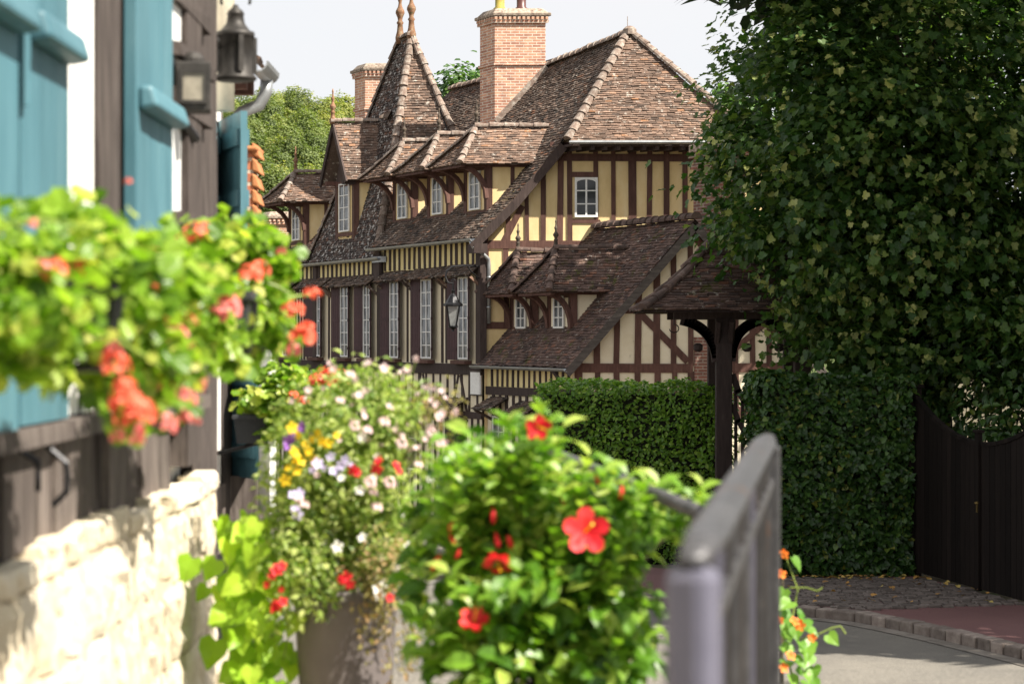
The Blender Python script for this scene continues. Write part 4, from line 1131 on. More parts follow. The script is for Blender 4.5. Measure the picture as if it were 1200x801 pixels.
LB = (((5.68, 31.0, cz + .1), (2.82, 2.7, 3.4), 40000, 420), ((7.7, 30.8, cz - 1.3), (2.6, 2.4, 2.4), 13000, 150), ((6.1, 31.0, cz + 3.0), (2.6, 2.5, 2.4), 9000, 120), ((5.25, 30.7, cz - .5), (1.5, 1.6, 1.25), 6000, 80), ((6.6, 30.6, cz - 2.6), (2.2, 1.6, 1.35), 7500, 80))
for c, rad, n, cl in LB:
    p, o_ = lime_pts(c, rad, n, int(cl * .8)); allp.append(p); allo.append(o_)
p = np.concatenate(allp); o_ = np.concatenate(allo)
keep = p[:, 2] > E - 1.15
p, o_ = p[keep], o_[keep]
leaf_block(m, T_lime, p, o_ * .35 + np.array((.1, -.05, .75)) + rdir(len(p)) * .62, o_ * .6 + np.array((0, 0, -.55)) + rdir(len(p)) * .6, .125 * rng.uniform(.45, 1.3, len(p)), np.clip(rng.random(len(p)) * .93, 0, 1))
# young shoots standing off the crown, sunlight put into their pale tone
sp_, so_ = [], []
for _ in range(620):
    c, rad, _n, _c = LB[rng.choice(5, p=[.56, .14, .12, .1, .08])]
    d = rdir(1)[0]; d[1] = -abs(d[1]) * .9; d /= np.linalg.norm(d)
    b0 = np.array(c) + d * np.array(rad) * rng.uniform(.93, 1.06)
    k = rng.integers(5, 11); u = np.linspace(0, rng.uniform(.25, .5), k)[:, None]; ln = d * .55 + np.array((rng.normal(0, .25), 0, rng.uniform(.3, .95)))
    sp_.append(b0 + u * ln + rng.normal(size=(k, 3)) * .03); so_.append(np.tile(d, (k, 1)))
p = np.concatenate(sp_); o_ = np.concatenate(so_)
leaf_block(m, T_lime, p, o_ * .5 + np.array((.2, -.2, .6)) + rdir(len(p)) * .5, o_ * .5 + np.array((0, 0, -.6)) + rdir(len(p)) * .5, .115 * rng.uniform(.5, 1.2, len(p)), np.clip(rng.random(len(p)) * .4 + .62, 0, 1))
m.build('crown', L_lime, lime)

# shrubbery behind the drive gates
shb = thing('shrub', (8.3, 30.2, prof(30)), 'dark evergreen shrub massed behind the drive gates under the lime tree', 'shrub')
m = MB()
for k in range(7):
    a = k * .9; m.tube([(8.3, 30.2, prof(30)), (8.3 + math.cos(a) * .8, 30.2 + math.sin(a) * .6, prof(30) + 1.1), (8.3 + math.cos(a) * 1.4, 30.2 + math.sin(a) * 1.1, prof(30) + 2.3)], [.06, .04, .015], 6)
m.build('stem', M['bark'], shb)
m = MB(); p, o_ = blob_pts((8.3, 30.2, prof(30) + 1.9), (2.6, 1.7, 2.3), 26000, 260, .15, .75)
leaf_block(m, T_oval(.1, .55), p, o_ + np.array((0, 0, .5)) + rdir(len(p)) * .6, o_ * .4 + rdir(len(p)) + np.array((0, 0, -.3)), .13 * rng.uniform(.6, 1.2, len(p)))
m.build('foliage', L_ivy, shb)

# cedar: its branch tips hang into the top of the picture; the trunk stands right of the frame
ced = thing('cedar_tree', (13.8, 22.6, prof(26)), 'dark spreading cedar whose needled branch tips hang in at the top beside the lime tree', 'tree')
m = MB(); m.tube([(13.8, 22.6, prof(26)), (13.9, 22.7, 5), (13.8, 22.6, 10), (13.8, 22.6, 16.5)], [.55, .42, .28, .05], 10); m.build('trunk', M['bark'], ced, smooth=True)
fp, fn, ft = [], [], []
br = MB()
def cedar_branch(z, ang, L_, droop=.12, dens=190):
    b0 = V(13.8, 22.6, z); d = V(math.cos(ang), math.sin(ang), 0); sd = V(-d.y, d.x, 0)
    pts = [b0 + d * (L_ * u) + V(0, 0, .18 * L_ * u - (droop + .16) * L_ * u * u) for u in np.linspace(0, 1, 7)]
    br.tube(pts, [.13 - .018 * k for k in range(7)], 6)
    n = int(dens * L_)
    u = rng.random(n) ** .75; wv = rng.normal(0, .14, n) * L_ * (1.15 - u * .7)
    c = np.array([b0 + d * (L_ * x) + sd * y + V(0, 0, .18 * L_ * x - (droop + .16) * L_ * x * x - .05 * abs(y) - .0) for x, y in zip(u, wv)])
    c += rng.normal(0, .09, (n, 3)) * np.array((1, 1, .7))
    fp.append(c); fn.append(np.tile((0, 0, 1), (n, 1)) + rdir(n) * .5); ft.append(np.array(d) + np.outer(np.sign(wv), np.array(sd)) * .8 + rdir(n) * .5 + np.array((0, 0, -.25)))
for z in np.arange(8.2, 16.6, .8):
    L0 = 6.0 * (1 - ((z - 8.2) / 9.4) ** 1.0); k = 8
    for j in range(k): cedar_branch(z + random.uniform(-.2, .2), j * 2 * math.pi / k + z * 1.7 + random.uniform(-.2, .2), L0 * random.uniform(.75, 1.05))
tipv = P(842, 2, 29.5) - V(13.8, 22.6, 0)
cedar_branch(7.75, math.atan2(tipv.y, tipv.x), math.hypot(tipv.x, tipv.y) * 1.0, .150, 150)
br.build('limb', M['bark'], ced)
m = MB(); p, q, r_ = np.concatenate(fp), np.concatenate(fn), np.concatenate(ft)
leaf_block(m, (np.array([(-.10, 0, 0), (.10, 0, 0), (.16, .5, .03), (.02, 1, -.05), (-.16, .5, .03)], float), np.zeros((0, 4), int), np.array([(0, 1, 2), (0, 2, 4), (4, 2, 3)])), p, q, r_, .42 * rng.uniform(.6, 1.3, len(p)))
m.build('needles', L_cedar, ced)

# trees behind: one past the roofs, one right of the house
def round_tree(name, label, x, y, z, h, rx, rz, n, size, mat, cl=70):
    t_ = thing(name, (x, y, z), label, 'tree')
    limb_tree(t_, (x, y, z), (x, y, z + h * .75), max(.15, h * .025), [(.5, (x + rx * .5, y - .3, z + h * .65)), (.55, (x - rx * .5, y + .3, z + h * .68)), (.65, (x + .2, y - rx * .5, z + h * .75))])
    m = MB(); p, o_ = blob_pts((x, y, z + h - rz), (rx, rx, rz), n, cl, .16, .7)
    leaf_block(m, T_quad(.75, .12), p, o_ + np.array((0, 0, .5)) + rdir(n) * .7, o_ * .4 + rdir(n) + np.array((0, 0, -.3)), size * rng.uniform(.6, 1.3, n)); m.build('crown', mat, t_)
    return t_
q = P(538, 82, 130); round_tree('ash_tree', 'small green tree crown showing behind the ridge between spire and brick chimney', q.x, 130, prof(130), q.z - prof(130), 2.5, 3.2, 6000, .34, L_back, 90)
q = P(832, 98, 110); round_tree('maple_tree', 'pale green tree showing at the foot of the hip, behind the lime tree', q.x + 1.2, 110, prof(110), q.z - prof(110) - .2, 2.2, 3.5, 6200, .3, L_back, 50)
round_tree('garden_tree', 'leafy garden tree behind the lime tree, shading the low wing', 7.7, 43.3, prof(43), 15.0, 2.7, 3.6, 6500, .26, L_back, 70)

# ------------------------------------------------------------------ wooded hill
hm = MB()
M['hill'] = surf('wooded_slope', [(.3, (.03, .05, .012)), (.7, (.07, .09, .025))], .05, .95, 0, var=0)
def hill_z(x, y):
    u = max(0, min(1, (y - 235) / 215)); u = u * u * (3 - 2 * u)
    return prof(200) - .4 + u * (48.5 + 4 * math.sin(x * .028 + .6) + 2 * math.sin(x * .09)) * max(.35, 1 - ((x + 55) / 230) ** 2)
hx = np.linspace(-230, 240, 40); hy = np.linspace(225, 520, 22)
for i in range(len(hx) - 1):
    for j in range(len(hy) - 1):
        hm.face([V(a, b_, hill_z(a, b_)) for a, b_ in ((hx[i], hy[j]), (hx[i + 1], hy[j]), (hx[i + 1], hy[j + 1]), (hx[i], hy[j + 1]))])
tag(hm.build('hill', M['hill'], smooth=True), 'hillside behind the village', kind='structure')
L_wood = leaf_mat('hazed_hill_foliage', [(0, (.075, .105, .03)), (.35, (.125, .165, .045)), (.7, (.185, .22, .055)), (1, (.28, .28, .075))], .35, .6)  # lightened and yellowed, haze and sunlight put into the leaf colour
m = MB(); cs = []
for _ in range(560):
    y = random.uniform(265, 450); x = -y * random.uniform(.045, .165)
    cs.append((x, y))
for _ in range(420):
    y = random.uniform(262, 440); cs.append((-y * random.uniform(.165, .55), y))
for _ in range(150): cs.append((random.uniform(-4, 80), random.uniform(260, 440)))
T_flat = (np.array([(-.4, .1, 0), (.4, 0, .1), (.38, .95, -.05), (-.42, .9, .12)], float), np.array([(0, 1, 2, 3)]), np.zeros((0, 3), int))
for x, y in cs:
    r_ = random.uniform(1.7, 4.2); h = r_ * random.uniform(.9, 1.5); z = hill_z(x, y)
    n = 260 if x > -4 or x < -.17 * y else 1200
    d = rdir(n); d[:, 2] = np.abs(d[:, 2]) * 1.0 - .15; d[:, 1] = -np.abs(d[:, 1]) * .9 + .25 * rng.random(n)
    lump = 1 + .22 * np.sin(d[:, 0] * 7 + x) * np.sin(d[:, 2] * 6 + y)
    p = np.array((x, y, z + h * .9)) + d * np.array((r_, r_, h)) * (lump * rng.uniform(.7, 1.03, n))[:, None]
    hue = np.clip(random.random() ** 1.2 + rng.normal(0, .12, n), 0, 1)
    leaf_block(m, T_flat, p, d + np.array((0, 0, .5)) + rdir(n) * .7, rdir(n) + np.array((0, 0, -.4)), rng.uniform(.2, .46, n) * (1 if n > 300 else 2.2), hue)
tag(m.build('hill_wood', L_wood), 'sunlit yellow green woodland covering the hillside behind the roofs', kind='stuff')

# ------------------------------------------------------------------ house on the left, close by: front in the plane x = -1
M['blue'] = surf('faded_blue_shutter_paint', [(.3, (.046, .122, .152)), (.5, (.066, .158, .192)), (.72, (.095, .195, .228))], 2.2, .5, .25, .004, (4, 4, .8), .12, spots=((.15, .27, .31), 4, .68))
M['blue_pale'] = surf('sun_bleached_blue_paint', [(.3, (.09, .23, .30)), (.7, (.13, .29, .36))], 3, .5, .2, .004, (4, 4, 1), .1)
M['whitewash'] = surf('whitewash', [(.3, (.74, .72, .68)), (.7, (.82, .80, .77))], 4, .9, .2, .005, var=.03)
M['oak'] = surf('weathered_dark_oak', [(.28, (.045, .034, .030)), (.5, (.105, .085, .075)), (.72, (.20, .17, .15))], 5, .9, .7, .012, (5, 5, .7), .25, spots=((.30, .27, .23), 9, .70))
M['oak_dark'] = surf('dark_oak_post', [(.28, (.026, .020, .018)), (.5, (.058, .046, .041)), (.72, (.11, .09, .08))], 5, .9, .8, .014, (5, 5, .7), .25, spots=((.20, .17, .14), 11, .70))
M['limestone'] = surf('pale_limestone', [(.25, (.46, .37, .24)), (.5, (.62, .54, .40)), (.75, (.70, .64, .53))], 5, .95, .9, .03, var=.18, spots=((.22, .15, .08), 6, .62))
M['mortar'] = surf('sandy_mortar', [(.3, (.40, .33, .23)), (.7, (.58, .50, .38))], 14, .95, .8, .01, var=0)
XF = -1.06
lh = thing('blue_shuttered_house', (XF - .5, 5, prof(5)), 'near timber framed house with blue shutters over a rough pale limestone base', 'house')
m = MB(); m.box(-4.0, XF - .03, 1.0, 7.62, prof(5), E + 4.2); m.build('wall', M['whitewash'], lh)
# limestone base: single rough blocks in courses
zt_st = E - .44
m = MB(); m.box(XF - .03, XF + .074, 1.0, 7.06, prof(5), zt_st - .05); m.build('base_wall', M['mortar'], lh)
sb = MB(); z = prof(5) + .02; k = 0
while z < zt_st - .05:
    h = random.uniform(.19, .25); h = min(h, zt_st - z) if zt_st - z - h > .07 else zt_st - z
    y = 7.10; y -= 0
    while y > 2.0:
        L_ = random.uniform(.30, .60); o_ = random.uniform(-.005, .006); tp_ = random.uniform(-.02, .012) if z + h >= zt_st - .01 else 0
        g = .004
        nx_, nz_ = 9, 6
        # front face with lumps
        grid = [[None] * (nz_ + 1) for _ in range(nx_ + 1)]
        for i in range(nx_ + 1):
            for j in range(nz_ + 1):
                yy_ = y - g - (L_ - 2 * g) * i / nx_; zz_ = z + g + (h + tp_ - 2 * g) * j / nz_
                e = (min(i, nx_ - i) == 0) + (min(j, nz_ - j) == 0)
                bmp = noise.noise(V(yy_ * 7, zz_ * 7, 3)) * .014 + noise.noise(V(yy_ * 21, zz_ * 21, 9)) * .009 - max(0, noise.noise(V(yy_ * 11, zz_ * 11, 40)) - .25) * .06
                grid[i][j] = V(XF + .085 + o_ + bmp - .006 * e, yy_ + noise.noise(V(yy_ * 9, zz_ * 9, 1)) * .012, zz_ + noise.noise(V(yy_ * 8, zz_ * 8, 5)) * .012)
        r_ = random.random()
        for i in range(nx_):
            for j in range(nz_): sb.face([grid[i][j], grid[i][j + 1], grid[i + 1][j + 1], grid[i + 1][j]], r_)
        bk = lambda p: V(XF - .0, p.y, p.z)
        for i in range(nx_):
            sb.face([grid[i + 1][nz_], grid[i][nz_], bk(grid[i][nz_]), bk(grid[i + 1][nz_])], r_); sb.face([grid[i][0], grid[i + 1][0], bk(grid[i + 1][0]), bk(grid[i][0])], r_)
        for j in range(nz_):
            sb.face([grid[0][j + 1], grid[0][j], bk(grid[0][j]), bk(grid[0][j + 1])], r_); sb.face([grid[nx_][j], grid[nx_][j + 1], bk(grid[nx_][j + 1]), bk(grid[nx_][j])], r_)
        y -= L_
    z += h
sb.build('stone_block', M['limestone'], lh, smooth=False)
def post(name, y0, y1, z0, z1, out=.0, mat='oak_dark', seg=7, par=None):
    m = MB(); pr = None
    zs = np.linspace(z0, z1, seg + 1)
    for a, b_ in zip(zs[:-1], zs[1:]):
        j = [random.uniform(-.006, .006) for _ in range(4)] if pr is None else pr
        q = [random.uniform(-.008, .008) for _ in range(4)]
        x = XF + .02 + out
        m.hexa([(x - .08, y0 + j[0], a), (x + j[2], y0 + j[0], a), (x + j[3], y1 + j[1], a), (x - .08, y1 + j[1], a), (x - .08, y0 + q[0], b_), (x + q[2], y0 + q[0], b_), (x + q[3], y1 + q[1], b_), (x - .08, y1 + q[1], b_)], .5)
        pr = q
    return m.build(name, M[mat], par or lh)
post('timber_post', 5.30, 5.60, E - .40, E + 4.1, .012)
post('timber_post', 2.9, 3.3, E - .40, E + 4.1, .012)
post('timber_post', 6.64, 6.98, E - .40, E + 4.1, .03)
post('timber_post', 7.0, 7.6, prof(7) , E + 4.1, -.005)
m = MB(); m.box(XF - .02, XF + .024, 4.75, 5.28, E - .18, E + 4.0); m.build('plaster_panel', M['whitewash'], lh)
m = MB(); y = 2.0
while y < 6.4:       # short weathered boards between sill and stone
    w_ = random.uniform(.16, .34); x = XF + .045 + random.uniform(-.02, .02)
    m.box(XF - .05, x, y + .006, y + w_ - .006, E - .47 + random.uniform(-.02, .02), E - .215, .006); y += w_
m.build('boarding', M['oak'], lh)
m = MB(); m.box(XF - .05, XF + .075, 1.5, 6.98, E - .225, E - .185, .004); m.build('sill_beam', M['oak'], lh)
# carved head timbers at the right end
m = MB()
for z0, z1, o_ in ((E + .70, E + .76, .05), (E + .86, E + .90, .06), (E + 1.02, E + 1.08, .05), (E + .34, E + .38, .08)): m.box(XF - .02, XF + o_, 6.44, 7.2, z0, z1, .006)
m.build('carved_rail', M['oak_dark'], lh)
m = MB(); m.tube([P(212, 140, 6.55), P(229, 162, 6.75)], .016, 8); m.build('handrail_stub', M['iron'], lh)

def shutter(y0, y1, z0, z1, par, x=None, cleats=(), mat='blue', n_=3, hinge=None):
    x = XF + .03 if x is None else x
    m = MB()
    for j in range(n_):
        a, b_ = y0 + (y1 - y0) * j / n_, y0 + (y1 - y0) * (j + 1) / n_
        m.box(x, x + .032 + random.uniform(-.001, .001), a + .0008, b_ - .0008, z0, z1)
    s = m.build('shutter', M[mat], par, bevel=.002)
    for zc in cleats:
        m = MB(); xa, xb = x + .034, x + .088
        m.hexa([(xa, y0 + .03, zc - .034), (xb, y0 + .035, zc - .024), (xb, y1 - .012, zc - .024), (xa, y1 - .01, zc - .034), (xa, y0 + .03, zc + .034), (xb - .018, y0 + .035, zc + .034), (xb - .018, y1 - .012, zc + .034), (xa, y1 - .01, zc + .034)])
        m.build('batten', M[mat], s, bevel=.012)
    for zc in hinge or ():
        m = MB(); m.tube([(x + .04, y0 - .005, zc - .12), (x + .04, y0 - .005, zc + .1)], .010, 8); m.box(x + .034, x + .042, y0, y0 + .035, zc - .02, zc + .02); m.build('hinge', M[mat], s)
    return s
zc0, zc1 = E + .642, E - .06
shutter(3.75, 4.315, E - .20, E + 2.2, lh, cleats=(zc0,), hinge=())
shutter(4.345, 4.80, E - .18, E + 2.2, lh, cleats=(zc0,), hinge=(zc0 - .05,))
shutter(5.66, 6.27, E - .20, E + 2.2, lh, cleats=(zc0,))
m = MB(); m.box(XF - .01, XF + .022, 5.605, 5.66, E - .18, E + 2.2); m.build('dark_gap_strip', M['iron'], lh)  # black strip, shade of the gap beside the shutter put into colour
m = MB(); m.box(XF - .03, XF + .032, 6.29, 6.63, E - .18, E + 4.0, .003); m.build('window_casing', M['white'], lh)
m = MB(); m.tube([(XF + .02, 4.6, E - .2), (XF + .10, 4.6, E - .27), (XF + .10, 4.6, E - .33), (XF + .07, 4.6, E - .36)], .007, 6); m.build('shutter_hook', M['iron'], lh)
m = MB(); m.tube([(XF + .02, 4.32, E - .2), (XF + .10, 4.32, E - .25), (XF + .10, 4.32, E - .31)], .007, 6); m.build('shutter_hook', M['iron'], lh)

# the next house along
X2 = -1.45
nh = thing('neighbouring_house', (X2 - 1, 9.4, prof(9)), 'narrow white house past the oak posts, with open blue shutters and cream downpipe', 'house')
m = MB(); m.box(-4.5, X2, 7.7, 10.62, prof(11) - .3, E + 3.2); m.build('wall', M['whitewash'], nh)
m = MB(); m.box(X2 - .02, X2 + .02, 7.72, 8.9, prof(9), E + .9); m.build('door', M['iron'], nh)
m = MB(); m.box(X2 - .02, X2 + .035, 8.95, 9.4, prof(9), E + 3.0, .006); m.build('timber_post', M['oak_dark'], nh)
m = MB(); m.box(X2 - .3, X2 + .01, 10.623, 11.06, prof(11), E + 1.0); m.build('corner_post', M['oak_dark'], nh)
m = MB(); m.box(X2 - .02, X2 + .024, 9.42, 10.6, prof(10), E - 1.053); m.build('dark_doorway', M['iron'], nh)  # flat dark panel added to stand in for the black doorway opening
m = MB(); m.box(X2 - .02, X2 + .03, 9.45, 10.6, E - 1.05, E - .72, .006); m.build('sill_board', M['oak'], nh)
m = MB(); m.tube([(X2 + .06, 10.25, E + 1.09), (X2 + .06, 10.25, E + 3.1)], .058, 14); m.build('downpipe', flat('cream_pipe_paint', (.62, .57, .46), .45), nh, smooth=True)
window(nh, V(X2 + .005, 9.5, E - .70), (0, 1, 0), (0, 0, 1), (1, 0, 0), .55, 1.75, 2, 4, glass='glass_dark')
m = MB(); m.box(X2 - .6, P(318, 0, 11).x, 10.9, 11.05, prof(11) - .3, P(0, 556, 11).z); m.build('low_wall', M['oak'], nh)
def swung(p, q, z0, z1, par, mat, name='shutter', k=4, bat=True):
    p, q = Vector((*p, 0)), Vector((*q, 0)); w_ = (q - p).length; d = (q - p).normalized(); nn_ = V(d.y, -d.x, 0); m = MB()
    for j in range(k):
        a, b_ = p + d * (w_ * j / k + .001), p + d * (w_ * (j + 1) / k - .001)
        m.hexa([V(q_.x, q_.y, z0) for q_ in (a - nn_ * .016, b_ - nn_ * .016, b_ + nn_ * .016, a + nn_ * .016)] + [V(q_.x, q_.y, z1) for q_ in (a - nn_ * .016, b_ - nn_ * .016, b_ + nn_ * .016, a + nn_ * .016)])
    s = m.build(name, M[mat], par)
    for zc in (z0 + .14, (z0 + z1) / 2 + .15, z1 - .12) if bat else ():
        m = MB(); m.beam(p + d * .02 + V(0, 0, zc), p + d * (w_ - .02) + V(0, 0, zc), .075, .06, nn_); m.build('batten', M[mat], s)
    return s
def xy(px, Y): p = P(px, 0, Y); return (p.x, p.y)
swung(xy(256, 10.5), xy(286, 9.95), E - .05, P(0, 139, 10.3).z, nh, 'blue')
swung((X2 + .02, 10.02), (X2 + .02, 10.3), E - .05, P(0, 141, 10.2).z, nh, 'blue')
swung(xy(275, 11.0), xy(305, 10.7), P(0, 560, 10.8).z, P(0, 395, 10.8).z, nh, 'blue_pale')
swung(xy(306, 10.72), xy(320, 10.5), P(0, 600, 10.6).z, P(0, 410, 10.6).z, nh, 'white', 'window_casing', 1, False)
# a third house: only its tiled eave, gutter and swan neck show
th = thing('tiled_eave_house', (-3, 13, prof(13)), 'house end whose clay tile eave and zinc gutter stick out above the brick garden wall', 'house')
X3 = -1.64
m = MB(); m.box(-5, X3, 10.7, 12.1, prof(13) - .5, E + 1.5); m.build('wall', M['whitewash'], th)
ev_ = MB(); tiles(ev_, bil([V(X3 + .22, 11.5, E + 1.52), V(X3 + .22, 12.2, E + 1.52), V(X3 - 2.4, 12.2, E + 3.9), V(X3 - 2.4, 11.5, E + 3.9)]), (1, 0, 1), expo=.11, tw=.17)
ev_.build('roof', M['tile_red'], th)
m = MB(); gutter(m, (X3 + .26, 11.55, E + 1.50), (X3 + .26, 12.12, E + 1.50), .06); m.build('gutter', M['zinc'], th)
m = MB(); m.tube([(X3 + .26, 12.0, E + 1.45), (X3 + .255, 12.0, E + 1.38), (X3 + .22, 12.0, E + 1.31), (X3 + .12, 12.0, E + 1.27), (X3 + .07, 12.0, E + 1.2), (X3 + .065, 12.0, E + 1.0), (X3 + .065, 12.0, prof(12))], .036, 12); m.build('downpipe', M['zinc'], th, smooth=True)
for k in range(3):
    m = MB(); m.box(X3 - .02, X3 + .17, 11.52 + k * .28, 11.60 + k * .28, E + 1.38, E + 1.47); m.build('rafter_end', M['timber'], th)

bw = thing('garden_wall', (-1.4, 12.6, prof(12)), 'end of an orange brick garden wall capped with curved clay tiles', 'wall')
xw0, xw1 = P(281, 0, 12.2).x, P(297, 0, 12.2).x
M['brick_orange'] = brick_mat('orange_brick', (.46, .17, .08), (.40, .14, .07), (.50, .42, .33))
ztw = P(0, 178, 12.2).z
m = MB(); m.box(xw0 - .5, xw1, 12.2, 12.42, prof(12) - .6, ztw); m.build('brickwork', M['brick_orange'], bw)
M['clay'] = surf('orange_clay_tile', [(.3, (.34, .13, .05)), (.7, (.46, .2, .085))], 7, .85, .4, .006, var=.2)
m = MB()
for i in range(5):
    zz = ztw - .02 - i * .088
    for j in range(1):
        y = 12.19 + j * .2
        m.hexa([(xw1 - .01, y, zz), (xw1 + .045, y, zz - .02), (xw1 + .045, y + .19, zz - .02), (xw1 - .01, y + .19, zz), (xw1 - .01, y, zz + .075), (xw1 + .02, y, zz + .06), (xw1 + .02, y + .19, zz + .06), (xw1 - .01, y + .19, zz + .075)])
m.box(xw0 - .5, xw1 + .03, 12.14, 12.46, ztw + .003, ztw + .03)
m.build('coping', M['clay'], bw, bevel=.01)

# two old lanterns hung on the oak posts
M['old_metal'] = surf('old_blackened_tin', [(.3, (.020, .019, .018)), (.6, (.05, .046, .042)), (.8, (.11, .10, .09))], 14, .55, .3, .003, var=0, metal=.5)
hl = thing('hanging_lantern', P(276, 95, 8.0), 'old black cylindrical ship lantern with conical top hanging under the eave', 'lantern')
c = P(276, 95, 8.0); q = 8.0 / 2500
m = MB(); m.lathe([(.070, 0), (.080, .006), (.080, .012), (.066, .028), (.065, .162), (.072, .166), (.072, .182), (.055, .188), (.035, .215), (.030, .245), (.034, .248), (.028, .262), (.012, .275), (.010, .285)], c, 20); m.build('lantern_body', M['old_metal'], hl, smooth=True)
m = MB(); m.tube([c + V(.055 * math.cos(a), 0, .30 + .035 * math.sin(a)) for a in np.linspace(-.4, math.pi + .4, 14)] , .006, 6); m.build('carrying_ring', M['old_metal'], hl)
m = MB()
for k in range(4):
    a = k * math.pi / 2 + .4; d = V(math.cos(a), math.sin(a), 0); m.beam(c + d * .075 + V(0, 0, .03), c + d * .075 + V(0, 0, .165), .018, .012, d)
m.build('guard', M['old_metal'], hl)
m = MB(); m.tube([(XF - .02, 7.5, c.z + .10), (XF + .0, 7.7, c.z + .11), c + V(-.07, -.02, .12)], .007, 6); m.tube([c + V(0, 0, .33), c + V(-.01, 0, .45), c + V(-.12, 0, .52)], .006, 6); m.build('wall_bracket', M['old_metal'], hl)
bl = thing('box_lantern', P(227, 130, 6.5), 'square tin box lantern with a small glass pane, fixed to the oak post', 'lantern')
c = P(227, 132, 6.5); hw_ = .052
ang = R(8)
m = MB(); zz0, zz1 = c.z, c.z + .15
def rot(x, y): return (c.x + x * math.cos(ang) - y * math.sin(ang), c.y + x * math.sin(ang) + y * math.cos(ang))
m.hexa([(*rot(sx * hw_, sy * hw_), zz) for zz in (zz0, zz1) for sx, sy in ((-1, -1), (1, -1), (1, 1), (-1, 1))]); m.build('lantern_body', M['old_metal'], bl, bevel=.005)
m = MB()
for (x0_, x1_, a, b_) in ((-.042, .042, .022, .032), (-.042, .042, .112, .122), (-.042, -.032, .032, .112), (.032, .042, .032, .112)):
    m.hexa([(*rot(x, y), zz0 + z) for z in (a, b_) for x, y in ((x0_, -hw_ - .010), (x1_, -hw_ - .010), (x1_, -hw_ + .002), (x0_, -hw_ + .002))])
m.build('pane_frame', M['old_metal'], bl)
m = MB(); m.face([(*rot(x, -hw_ - .004), zz0 + z) for x, z in ((-.032, .032), (.032, .032), (.032, .112), (-.032, .112))]); m.build('pane', flat('dusty_lantern_pane', (.20, .18, .14), .25, 0, .5, .3, 25), bl)
m = MB(); m.lathe([(.034, 0), (.034, .012), (.022, .03), (.01, .034)], V(c.x, c.y, zz1), 12); m.build('vent_cap', M['old_metal'], bl)
m = MB(); m.beam((c.x - .05, c.y + .03, zz0 + .08), (XF, c.y + .12, zz0 + .08), .03, .02, (0, 0, 1)); m.build('wall_bracket', M['old_metal'], bl)

# stone doorstep
ds = thing('doorstep', (-.95, 7.5, prof(7)), 'pale stone doorstep at the foot of the limestone base', 'step')
m = MB(); m.box(-1.2, P(281, 0, 7.3).x, 7.12, 7.7, prof(7) - .1, P(0, 772, 7.3).z, .006); m.build('tread', M['limestone'], ds, bevel=.015)
m = MB(); m.box(-1.2, P(292, 0, 7.3).x, 7.08, 7.75, prof(7) - .1, P(0, 800, 7.3).z, .006); m.build('lower_tread', M['limestone'], ds, bevel=.015)

# ------------------------------------------------------------------ railing close to the camera
M['rail_metal'] = surf('weathered_grey_metal', [(.3, (.042, .042, .045)), (.6, (.085, .084, .088)), (.8, (.16, .155, .155))], 18, .42, .3, .003, var=.3, metal=.35, spots=((.11, .06, .035), 9, .60))
M['bar'] = surf('dark_rail_bar', [(.3, (.022, .020, .020)), (.6, (.04, .036, .034)), (.8, (.085, .07, .06))], 9, .6, .3, .003, var=.3)
M['post_paint'] = surf('grey_post_paint', [(.3, (.075, .073, .100)), (.7, (.11, .108, .140))], 9, .45, .2, .002, var=.1, spots=((.14, .08, .05), 6, .66))
ra, rb = P(812, 655, 2.32), P(900, 512, 4.9)
rl = thing('handrail', (ra.x, ra.y, prof(2)), 'near grey metal handrail with close vertical bars running away on the right', 'railing')
rd = (rb - ra).normalized(); rs_ = V(rd.y, -rd.x, 0).normalized()
m = MB()   # flat oval handrail
ring = [(.027 * math.cos(a), .017 * math.sin(a)) for a in np.linspace(0, 2 * math.pi, 13)[:-1]]
ru = rs_.cross(rd); NR = 10; b0 = len(m.v)
for k in range(NR + 1):
    p = ra - rd * .02 + (rb + rd * .01 - ra) * k / NR; sc2 = .6 if k in (0, NR) else 1
    for x, z_ in ring: m.v.append(tuple(p + rs_ * x * sc2 + ru * z_ * sc2))
for k in range(NR):
    for j in range(12):
        j2 = (j + 1) % 12; m.f.append((b0 + k * 12 + j, b0 + k * 12 + j2, b0 + (k + 1) * 12 + j2, b0 + (k + 1) * 12 + j)); m.r.append(.5)
m.f.append(tuple(b0 + j for j in reversed(range(12)))); m.r.append(.5); m.f.append(tuple(b0 + NR * 12 + j for j in range(12))); m.r.append(.5)
m.build('top_rail', M['rail_metal'], rl, smooth=True)
m = MB(); m.beam(ra + V(0, 0, -.012 - 1.0), ra + V(0, 0, -.006), .056, .050, (-.62, -1, 0)); m.build('end_post', M['post_paint'], rl, bevel=.016)
m = MB(); m.beam(rb + V(0, 0, -1.3), rb + V(0, 0, -.02), .055, .05, rd); m.build('end_post', M['rail_metal'], rl, bevel=.006)
L_ = (rb - ra).length; nb2 = 12
for k in range(1, nb2):
    p = ra + (rb - ra) * k / nb2; m = MB(); m.beam(p + V(0, 0, -.95), p + V(0, 0, -.014), .022, .012, rd); m.build('bar', M[('bar', 'rail_metal', 'post_paint', 'bar', 'rail_metal')[k % 5]], rl)
m = MB(); m.beam(ra + V(0, 0, -.95), rb + V(0, 0, -.95), .04, .02, (0, 0, 1)); m.build('bottom_rail', M['rail_metal'], rl)
m = MB(); m.beam(ra + V(0, 0, -.10), rb + V(0, 0, -.10), .03, .014, (0, 0, 1)); m.build('middle_rail', M['rail_metal'], rl)
r2 = thing('stair_rail', (P(815, 598, 4.3).x, 4.3, prof(4)), 'thin grey tube rail half hidden behind the hibiscus leaves', 'railing')
sa, sb2 = P(818, 599, 4.5), P(640, 527, 6.6)
